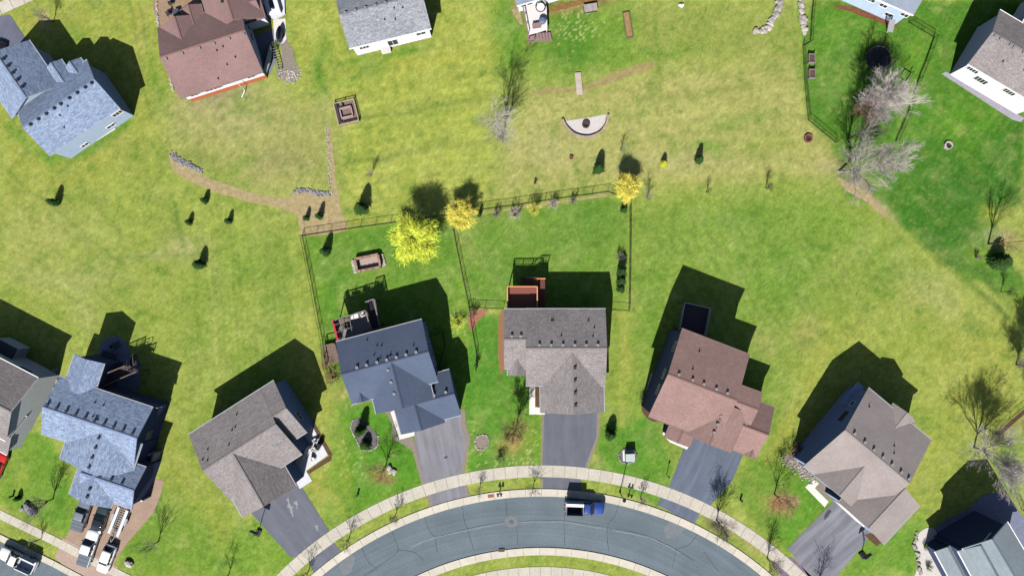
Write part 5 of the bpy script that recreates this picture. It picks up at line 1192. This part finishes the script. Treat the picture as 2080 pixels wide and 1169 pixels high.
# trailer
c = P(243, 1062); t = thing('boat_trailer', 'empty boat trailer with two white bunks and a ribbed frame', 'trailer', (c.x,c.y,0.03), None, 1.20)
b = MB()
for sg in (-1,1): b.bar((-1.6,sg*0.35,0.5),(3.0,sg*0.42,0.5),0.09,0.12)
b.bar((-1.6,0.35,0.5),(-3.2,0,0.5),0.09,0.12); b.bar((-1.6,-0.35,0.5),(-3.2,0,0.5),0.09,0.12)
for k in range(13): b.bar((-1.5+k*0.37,-0.42,0.56),(-1.5+k*0.37,0.42,0.56),0.07,0.05)
b.build('frame', M('galvanised', (0.28,0.28,0.27,1), 0.5, 0.2, 5, metal=0.3), t)
for sg in (-1,1):
    b = MB(); b.box((0.5,sg*0.72,0.68),(4.4,0.42,0.10)); b.build('bunk', BEDW, t)
    b = MB(); b.tube([(0.9,sg*1.05,0.32),(0.9,sg*1.25,0.32)],0.32,16); wh = b.build('wheel', TYRE, t); b = MB(); b.tube([(0.9,sg*1.25,0.32),(0.9,sg*1.27,0.32)],0.19,12); b.build('rim', RIM, wh)
    b = MB(); b.box((0.9,sg*1.15,0.74),(1.1,0.34,0.06)); b.box((0.3,sg*1.15,0.62),(0.06,0.34,0.22)); b.build('mudguard', GREYTRIM, t)
b = MB(); b.tube([(-2.0,0,0.5),(-2.0,0,1.05)],0.06,8); b.box((-2.0,0,1.0),(0.3,0.35,0.3)); b.build('winch', BLACKMETAL, t)

# ---------------------------------------------------------------- street and garden things
def put(name, label, cat, px, py, build, group=None, rz=0.0, z=0.0):
    c = P(px, py); r = thing(name, label, cat, (c.x, c.y, z), group, rz); build(r); return r
def lamp(r):
    b = MB(); b.cyl((0,0,0),0.16,0.25,10); b.cyl((0,0,0.2),0.085,4.3,8,r2=0.06); b.build('pole', BLACKMETAL, r)
    b = MB(); b.box((0,0,4.62),(0.30,0.30,0.32)); b.build('lantern', BLACKMETAL, r); b = MB(); b.cyl((0,0,4.78),0.30,0.16,8,r2=0.05); b.build('lamp_cap', BLACKMETAL, r)
put('street_lamp','tall black street lamp on the verge at the upper kerb','street lamp',1259,998,lamp)
def ubox(r):
    b = MB(); b.box((0,0,0.08),(1.9,1.7,0.16),0.05); b.build('pad', CONCRETE, r)
    b = MB(); b.box((0,-0.05,0.85),(1.35,1.25,1.4),0.05); b.build('cabinet', M('cabinet_green', srgb(176,190,186,0.8), 0.6, 0.08), r, bevel=0.04)
    b = MB(); b.box((0,-0.7,0.9),(0.03,0.03,0.9),0.05); b.box((0.2,-0.7,0.9),(0.1,0.05,0.06),0.05); b.build('door_seam', DARKTRIM, r)
put('utility_box','pale utility box in a ring of stones near the street lamp','utility box',1277,924,ubox)
def mailbox(n):
    def f(r):
        b = MB(); b.box((0,0,0.5),(0.12,0.12,1.0)); b.box((0,0,0.98),(0.5*n,0.1,0.08)); b.build('post', BLACKMETAL, r)
        for k in range(n):
            x = (k-(n-1)/2)*0.5; b = MB(); b.box((x,-0.05,1.15),(0.26,0.5,0.22)); b.tube([(x,-0.30,1.26),(x,0.20,1.26)],0.13,10); b.build('letter_box', BLACKMETAL, r)
    return f
put('mailbox','pair of black mailboxes on the upper kerb left of the blue truck','mailbox',1015,999,mailbox(2),'kerbside mailboxes',0.1)
put('mailbox','pair of black mailboxes on the verge right of the street lamp','mailbox',1278,1001,mailbox(2),'kerbside mailboxes',-0.3)
def post_light(r):
    b = MB(); b.cyl((0,0,0),0.05,1.7,8); b.build('post', BLACKMETAL, r); b = MB(); b.cyl((0,0,1.65),0.12,0.3,8,r2=0.16); b.build('lantern', BLACKMETAL, r)
put('garden_lamp','thin black post lamp on the lawn by the blue grey driveway','garden lamp',1354,962,post_light)
def stub(r):
    b = MB(); b.cyl((0,0,0),0.16,0.75,10,r2=0.14); b.build('pedestal', M('pedestal_green', (0.03,0.06,0.035,1), 0.6), r); b = MB(); b.cyl((0,0,0.72),0.19,0.07,10); b.build('lid', BLACKMETAL, r)
put('utility_pedestal','small dark pedestal on the lawn between the two right driveways','utility pedestal',1504,1014,stub)
put('utility_pedestal','small dark pedestal on the lawn left of the slate driveway','utility pedestal',727,1003,stub)
put('utility_pedestal','small dark pedestal beside the clipped evergreen at the lower left','utility pedestal',27,1006,stub)
def hoop(r):
    b = MB(); b.box((-0.55,0,0.14),(1.1,0.8,0.24)); b.build('base', BLACKMETAL, r, bevel=0.04)
    b = MB(); b.bar((-0.4,0,0.25),(-0.3,0,2.2),0.10); b.bar((-0.3,0,2.1),(0.55,0,3.1),0.08); b.bar((-0.3,0,1.7),(0.55,0,2.75),0.06); b.build('pole', BLACKMETAL, r)
    b = MB(); b.box((0.6,0,3.1),(0.05,1.35,0.9)); b.build('backboard', M('smoked_board', (0.10,0.11,0.13,1), 0.2), r)
    b = MB(); q = [(0.87+0.23*math.cos(t*0.5236), 0.23*math.sin(t*0.5236), 2.85) for t in range(13)]; b.tube(q, 0.02, 6, cap=False); b.build('rim', M('hoop_orange', (0.5,0.12,0.03,1), 0.5), r)
put('basketball_hoop','black basketball hoop at the top corner of the dark driveway','basketball hoop',528,1074,hoop,'driveway basketball hoops',1.15)
put('basketball_hoop','black basketball hoop on the grass beside the streaked driveway','basketball hoop',1747,1120,hoop,'driveway basketball hoops',2.2)
def trampoline(r):
    b = MB(); b.cyl((0,0,0.86),1.88,0.03,40); b.build('mat', M('jump_mat', (0.012,0.014,0.022,1), 0.7, 0.5, 2), r)
    b = MB(); q = [(2.02*math.cos(t*0.15708), 2.02*math.sin(t*0.15708), 0.9) for t in range(41)]; b.tube(q, 0.06, 6, cap=False); b.build('frame', M('tramp_pad', srgb(120,130,128,0.6), 0.6), r)
    b = MB()
    for k in range(8):
        a = k*0.785; b.tube([(2.0*math.cos(a),2.0*math.sin(a),0),(2.0*math.cos(a),2.0*math.sin(a),0.9)],0.04,6)
        b.tube([(2.08*math.cos(a),2.08*math.sin(a),0.6),(2.08*math.cos(a),2.08*math.sin(a),2.4)],0.03,6)
    b.build('net_pole', BLACKMETAL, r)
    b = MB(); q = [(2.08*math.cos(t*0.15708), 2.08*math.sin(t*0.15708), 2.4) for t in range(41)]; b.tube(q, 0.025, 5, cap=False)
    for t in range(120): a = t*0.05236; b.box((2.08*math.cos(a),2.08*math.sin(a),1.65),(0.012,0.012,1.5))
    b.build('net', BLACKMETAL, r)
put('trampoline','large round trampoline with a black mat in the fenced yard','trampoline',1779,124,trampoline)
def frame_goal(r):
    b = MB()
    for p, q in (((-0.8,-0.6),(0.8,-0.6)),((0.8,-0.6),(0.8,0.6)),((0.8,0.6),(-0.8,0.6)),((-0.8,0.6),(-0.8,-0.6))): b.bar((*p,0.12),(*q,0.12),0.09)
    b.bar((-0.8,-0.6,0.1),(-0.8,-0.6,1.0),0.07); b.bar((0.8,-0.6,0.1),(0.8,-0.6,1.0),0.07); b.bar((-0.8,-0.6,1.0),(0.8,-0.6,1.0),0.07); b.build('frame', BLACKMETAL, r)
put('goal_frame','small black tube frame on the grass right of the trampoline','goal frame',1838,153,frame_goal,None,1.0)
def planter(n):
    def f(r):
        b = MB()
        for sx, sy, w_, d_ in ((0,-0.8,1.2,0.12),(0,0.8,1.2,0.12),(-0.55,0,0.12,1.5),(0.55,0,0.12,1.5)): b.box((sx,sy,0.35),(w_,d_,0.7))
        for sx in (-0.55,0.55):
            for sy in (-0.8,0.8): b.box((sx,sy,0.42),(0.18,0.18,0.84))
        b.build('frame', GREYWOOD, r); b = MB(); b.box((0,0,0.28),(1.0,1.5,0.5)); b.build('soil', MULCH, r)
    return f
put('raised_planter','upper timber planter box along the fence left of the trampoline','planter',1646,121,planter(1),'timber planters').scale = (0.8,0.8,1)
put('raised_planter','lower timber planter box along the fence left of the trampoline','planter',1647,152,planter(1),'timber planters').scale = (0.8,0.8,1)
def firering(rad, n, m):
    def f(r):
        rg = random.Random(n); b = MB()
        for k in range(n): a = 6.283*k/n; b.box((math.cos(a)*rad, math.sin(a)*rad, 0.16),(0.24,6.0*rad/n,0.32+rg.uniform(-0.03,0.03)),a)
        b.build('stone_ring', m, r); b = MB(); b.cyl((0,0,0),rad*0.85,0.1,16); b.build('ash', M('ash_dark', (0.04,0.035,0.035,1), 1.0), r)
    return f
RST = M('red_block', srgb(150,88,80,0.65), 0.9, 0.25, 4, island=0.2)
put('fire_pit','red block fire pit below the corner of the trampoline yard','fire pit',1641,281,firering(0.55,12,RST))
put('fire_ring','ring of pale stones around a stump on the dark lawn at the right','stone ring',1925,296,firering(0.55,10,STONE))
# half moon fire pit terrace
c = P(1190,255); r = wthing('fire_terrace','half moon gravel terrace with a curved block wall and fire pit','terrace',(c.x,c.y,0))
q = [P2(a) for a in [(1146,246),(1190,240),(1232,232),(1228,250),(1215,266),(1195,275),(1172,271),(1156,260)]]
b = MB(); b.prism(q, -0.05, 0.03); b.build('gravel_floor', M('terrace_gravel', srgb(206,200,196,0.8), 1.0, 0.2, 4, fine=14), r)
b = MB(); w_ = crom([P2(a) for a in [(1142,243),(1150,258),(1168,274),(1194,279),(1218,270),(1231,253),(1235,234)]], 9, closed=False)
for i in range(len(w_)-1):
    a, e = w_[i], w_[i+1]; d_ = (e-a); ang = math.atan2(d_.y, d_.x); m_ = (a+e)/2; b.box((m_.x,m_.y,0.2),(d_.length*0.94,0.34,0.4),ang)
b.build('block_wall', M('tan_block', srgb(186,166,146,0.68), 0.9, 0.2, 4, island=0.15), r)
b = MB(); cc_ = P(1190,253); 
for k in range(12): a = 6.283*k/12; b.box((cc_.x+math.cos(a)*0.5, cc_.y+math.sin(a)*0.5, 0.2),(0.2,0.27,0.34),a)
b.cyl((cc_.x,cc_.y,0.02),0.42,0.1,14); b.build('fire_ring', M('soot_block', srgb(96,76,74,0.6), 0.9, 0.3, 4), r)
def plank(r):
    b = MB(); 
    for k in range(16): b.box((0,-1.65+k*0.22,0.22),(0.95,0.20,0.06))
    b.build('planks', M('bleached_planks', srgb(200,186,174,0.75), 0.9, 0.15, 3, island=0.08), r); b = MB()
    for sg in (-1,1): b.box((sg*0.38,0,0.12),(0.1,3.4,0.16))
    b.build('beams', BROWNWOOD, r)
put('footbridge','narrow plank footbridge over the dry swale at top centre','footbridge',1175.5,171,plank,None,0.10)
def sand(r):
    b = MB()
    for sx, sy, w_, d_ in ((0,-2.0,1.0,0.12),(0,2.0,1.0,0.12),(-0.5,0,0.12,4.0),(0.5,0,0.12,4.0)): b.box((sx,sy,0.15),(w_,d_,0.3))
    b.build('frame', BROWNWOOD, r); b = MB(); b.box((0,0,0.1),(0.9,3.9,0.16)); b.build('soil', M('dry_soil', srgb(176,146,96,0.66), 1.0, 0.3, 3, fine=9), r)
put('garden_bed_box','long narrow timber bed box in the green lawn at the top','raised bed',1275,52,sand,None,0.16)
def pad(r):
    b = MB(); b.box((0,0,0.3),(2.1,1.1,0.6)); b.build('base', DARKWOOD, r); b = MB()
    for k in range(7): b.box((-0.9+k*0.3,0,0.63),(0.27,1.2,0.06))
    b.build('top_slats', M('grey_slats', srgb(176,166,162,0.7), 0.9, 0.2, 4, island=0.15), r)
put('wooden_platform','low grey slatted platform on the lawn at the top right of the pale deck','platform',1199,19,pad,None,0.16)
# square timber playhouse base
c = P(705,230); r = thing('timber_deck_frame','square timber sandbox deck with rails and an inner bench box','timber play deck',(c.x,c.y,0),None,0.24)
b = MB(); b.box((0,0,0.12),(3.3,3.6,0.2)); b.build('floor', M('sandbox_boards', srgb(150,124,116,0.64), 0.9, 0.25, 4, fine=10), r)
b = MB()
for sy in (-1.75,1.75): b.box((0,sy,0.75),(3.4,0.08,0.08)); b.box((0,sy,0.4),(3.4,0.06,0.08))
for sx in (-1.62,1.62): b.box((sx,0,0.75),(0.08,3.5,0.08)); b.box((sx,0,0.4),(0.06,3.5,0.08))
for sx in (-1.62,0,1.62):
    for sy in (-1.75,1.75): b.box((sx,sy,0.45),(0.12,0.12,0.8))
b.build('railing', M('pale_rail', srgb(200,184,150,0.7), 0.8, 0.2), r)
b = MB()
for sx, sy, w_, d_ in ((0,-0.75,1.9,0.28),(0,0.75,1.9,0.28),(-0.9,0,0.2,1.3),(0.9,0,0.2,1.3)): b.box((sx,sy,0.42),(w_,d_,0.42))
b.build('bench', M('bench_boards', srgb(178,158,150,0.68), 0.9, 0.2, 4), r)
b = MB(); b.box((-1.3,0.1,0.5),(0.3,2.9,0.3)); b.box((-1.0,0.1,0.35),(0.1,2.9,0.2)); b.box((0.2,-1.4,0.4),(2.2,0.12,0.3)); b.box((-0.3,1.35,0.45),(0.1,0.7,0.4)); b.build('planks', DARKWOOD, r)
# walled garden fire box
c = P(749,534); r = thing('stone_walled_planter','rectangular stone walled pit with a tan floor behind the slate roofed house','stone planter',(c.x,c.y,0),None,0.20)
b = MB(); rg = random.Random(3)
for k in range(13):
    x = -1.75+k*0.29
    for sy in (-1.0,1.0): b.box((x+rg.uniform(-.03,.03),sy,0.45),(0.27,0.34,0.7+rg.uniform(-.08,.08)),rg.uniform(-.1,.1))
for k in range(6):
    for sx in (-1.85,1.85): b.box((sx,-0.75+k*0.3,0.45),(0.36,0.28,0.95+rg.uniform(-.08,.08)),rg.uniform(-.1,.1))
b.build('wall', M('tan_blocks', srgb(176,146,120,0.68), 0.9, 0.3, 4, island=0.25), r); b = MB(); b.box((0,0,0.05),(3.4,1.8,0.14)); b.build('floor', M('pit_floor', srgb(190,168,158,0.7), 0.9, 0.15, 2, fine=8), r)
b = MB()
for k in range(60): a = rg.uniform(0,6.283); sgx = 1 if k%2 else -1; b.rock((sgx*(2.15+rg.random()*0.35), rg.uniform(-1,1), 0.1), rg.uniform(0.14,0.26), rg)
b.build('loose_stones', STONE, r)
# hot tub, covered boat like grill things at the top left
def tub(r):
    b = MB(); b.box((0,0,0.55),(2.2,2.4,1.1)); b.build('shell', M('tub_white', srgb(214,216,220,0.85), 0.6, 0.05), r, bevel=0.12); b = MB(); b.box((0.05,0.3,1.11),(0.7,1.2,0.04)); b.build('lid_panel', M('tub_dark', srgb(84,88,104,0.6), 0.6), r)
put('hot_tub','white hot tub with a dark lid panel on the top left patio','hot tub',557,18,tub,None,0.28)
def boat(L, W_, m):
    def f(r):
        b = MB(); n = 12; st = []
        for i in range(n+1):
            t = i/n; w_ = W_/2*(math.sin(math.pi*min(1,t*0.86+0.12))**0.6); st.append((L*(t-0.5), [(0,0.15),(w_*0.6,0.2),(w_,0.7),(w_*0.8,0.95),(0,1.1)]))
        ringloft(b, st); b.build('cover', m, r, smooth=True); b = MB(); b.bar((-L*0.6,0,0.4),(L*0.5,0,0.4),0.1); b.tube([(0,-W_*0.5,0.25),(0,W_*0.5,0.25)],0.25,12); b.build('frame', BLACKMETAL, r)
    return f
put('covered_boat','pale green covered boat hull standing by the brown roofed house','covered boat',546,123,boat(4.6,1.3,M('tarp_sage', srgb(168,178,170,0.7), 0.7, 0.12)),None,1.35)
put('covered_grill','dark covered grill on the top left patio edge','grill',571,72,boat(2.2,1.2,M('tarp_dark', srgb(60,72,92,0.6), 0.6, 0.3)),None,1.5)
def frame_ladder(r):
    b = MB()
    for sx in (-0.35,0.35): b.bar((sx,-1.8,0.5),(sx,1.8,0.5),0.09)
    for k in range(9): b.bar((-0.35,-1.7+k*0.42,0.5),(0.35,-1.7+k*0.42,0.5),0.06)
    for sx in (-0.35,0.35):
        for sy in (-1.6,1.6): b.bar((sx,sy,0),(sx,sy,0.5),0.07)
    b.build('frame', GREYWOOD, r)
put('ladder_rack','grey ladder frame lying beside the pale green covered boat','ladder frame',564,122,frame_ladder,None,0.25)
def chair(mt):
    def f(r):
        b = MB(); b.box((0,0,0.42),(0.6,0.6,0.10)); b.build('seat', mt, r); b = MB(); b.box((0,-0.30,0.72),(0.6,0.09,0.6)); b.build('backrest', mt, r)
        for sx in (-0.27,0.27):
            b = MB(); b.box((sx,0,0.6),(0.08,0.6,0.06)); b.build('armrest', mt, r)
            for sy in (-0.27,0.27): b = MB(); b.box((sx,sy,0.2),(0.05,0.05,0.42)); b.build('leg', mt, r)
    return f
def table(mt, sx=1.4, sy=0.8):
    def f(r):
        b = MB(); b.box((0,0,0.72),(sx,sy,0.06)); b.build('tabletop', mt, r)
        for x in (-sx*0.42,sx*0.42):
            for y in (-sy*0.42,sy*0.42): b = MB(); b.box((x,y,0.35),(0.06,0.06,0.72)); b.build('leg', mt, r)
    return f
WH = M('white_furniture', srgb(216,216,212,0.85), 0.6, 0.08)
put('patio_table','long white table at the centre of the side patio','patio table',627,913,table(WH,1.7,0.7),None,1.1)
put('patio_sofa','white sofa nearest the eaves on the side patio','patio sofa',611,930,table(M('sofa_cream', srgb(200,196,180,0.8), 0.8),1.8,0.7),None,1.1)
for i,(x,y,a,lb) in enumerate([(617,922,1.1,'white chair at the lower left of the patio table'),(617,903,4.2,'white chair at the head of the patio table'),(641,911,-2.0,'white chair on the right side of the patio table'),(637,931,-2.6,'white chair nearest the lower patio edge'),(641,893,0.6,'white chair in the upper right of the side patio')]):
    put('patio_chair',lb,'patio chair',x,y,chair(WH),'white patio chairs',a)
def grill(r):
    b = MB(); b.box((0,0,0.5),(1.3,0.6,0.9)); b.build('cart', BLACKMETAL, r); b = MB(); b.tube([(-0.45,0,1.0),(0.45,0,1.0)],0.3,10); b.build('hood', BLACKMETAL, r)
put('barbecue','black barbecue at the upper right corner of the side patio','barbecue',650,903,grill,None,1.05)
DKF = M('dark_furniture', (0.04,0.045,0.06,1), 0.6, 0.2)
put('patio_bench','dark bench on the round shaded patio of the sky blue house','bench',226,720,table(DKF,2.2,0.9),None,-0.3)
put('stone_fire_bowl','round pale fire bowl on the shaded rounded patio','fire bowl',228,704,firering(0.42,12,PATB))
put('covered_lounger','dark covered seat beside the round fire bowl','covered seat',241,700,table(DKF,1.0,0.9),None,0.5)
def kart(r):
    b = MB(); b.box((0,0,0.35),(0.9,0.5,0.25)); b.build('body', DKF, r); b = MB(); b.tube([(0,-0.4,0.25),(0,0.4,0.25)],0.25,10); b.build('wheel', TYRE, r)
put('garden_chair','dark metal chair on the mulch left of the brown roofed house, upper','garden chair',349,8,chair(DKF),'chairs on the top left mulch',0.4)
put('garden_chair','dark metal chair on the mulch left of the brown roofed house, lower','garden chair',344,30,chair(DKF),'chairs on the top left mulch',2.0)
put('garden_table','dark blue round topped table beside the mulch chairs','garden table',362,28,table(M('slate_top', srgb(86,96,116,0.6), 0.6),0.9,0.9),None,0.3)
# on the pale deck of the top centre house
zt = 1.42
def deckchair(r):
    b = MB(); q = [(0.75*math.cos(t*0.26), 0.85*math.sin(t*0.26), 0.5) for t in range(25)]; b.tube(q, 0.07, 6, cap=False); b.build('ring', BLACKMETAL, r); b = MB(); b.cyl((0,-0.05,0.3),0.58,0.2,18); b.build('cushion', PW, r); b = MB(); b.cyl((0,0,0),0.3,0.3,10); b.build('stand', BLACKMETAL, r)
c = P(1098,16,zt); r = thing('round_chair','white cushioned round chair with a black hoop on the pale deck','round chair',(c.x,c.y,zt)); deckchair(r)
c = P(1102,44,zt); r = thing('round_grill','blue grey round covered grill on the pale deck','covered grill',(c.x,c.y,zt)); b = MB(); b.cyl((0,0,0.05),0.5,0.55,16,r2=0.62); b.build('cover', M('cover_blue', srgb(98,116,142,0.66), 0.6, 0.1), r); b = MB(); b.cyl((0,0,0.6),0.62,0.25,16,r2=0.3); b.build('lid', MATS['cover_blue'], r)
c = P(1090,54,zt); r = thing('deck_box','brown timber storage box by the deck stairs','storage box',(c.x,c.y,zt),None,0.15); b = MB(); b.box((0,0,0.3),(1.3,0.55,0.6)); b.build('box', BROWNWOOD, r); b = MB(); b.box((0,0,0.63),(1.4,0.62,0.06)); b.build('lid', PINKWOOD, r)
# on the slate house deck
zd = 3.32
for i,(x,y,a,lb,nm,ct,fn) in enumerate([(722,642,0.2,'white sheeted table on the cluttered back deck','deck_table','table',table(WH,1.2,0.7)),(738,638,0.6,'white chair on the outer corner of the cluttered deck','deck_chair','chair',chair(WH)),(700,650,0.2,'tan bench along the back rail of the cluttered deck','deck_bench','bench',table(BROWNWOOD,1.4,0.5)),(696,662,1.2,'tan bench beside the red awning','deck_bench','bench',table(BROWNWOOD,1.2,0.45)),(705,662,0.5,'grey chair in the middle of the cluttered deck','deck_chair','chair',chair(GREYWOOD))]):
    c = P(x,y,zd); r = thing(nm,lb,ct,(c.x,c.y,zd),None,a); fn(r)
def swingball(r):
    b = MB(); b.rock((0,0,0.25),0.35,random.Random(2),flat=0.9); b.build('body', PW, r); b = MB(); b.box((0.3,0.1,0.2),(0.4,0.25,0.3)); b.build('base', PW, r)
put('white_garden_figure','small white garden ornament alone on the tan lawn at the top','garden ornament',1382,13,swingball)
def pot(m):
    def f(r):
        b = MB(); b.cyl((0,0,0),0.25,0.35,12,r2=0.34); b.build('pot', m, r); b = MB(); b.cyl((0,0,0.33),0.30,0.04,12); b.build('soil', MULCH, r)
    return f
put('orange_disc_toy','faded orange toy lying on the tan lawn','toy',1160,321,pot(M('toy_orange', srgb(226,140,96,0.7), 0.7)))
for o in S.objects:
    if '_w' in o: del o['_w']
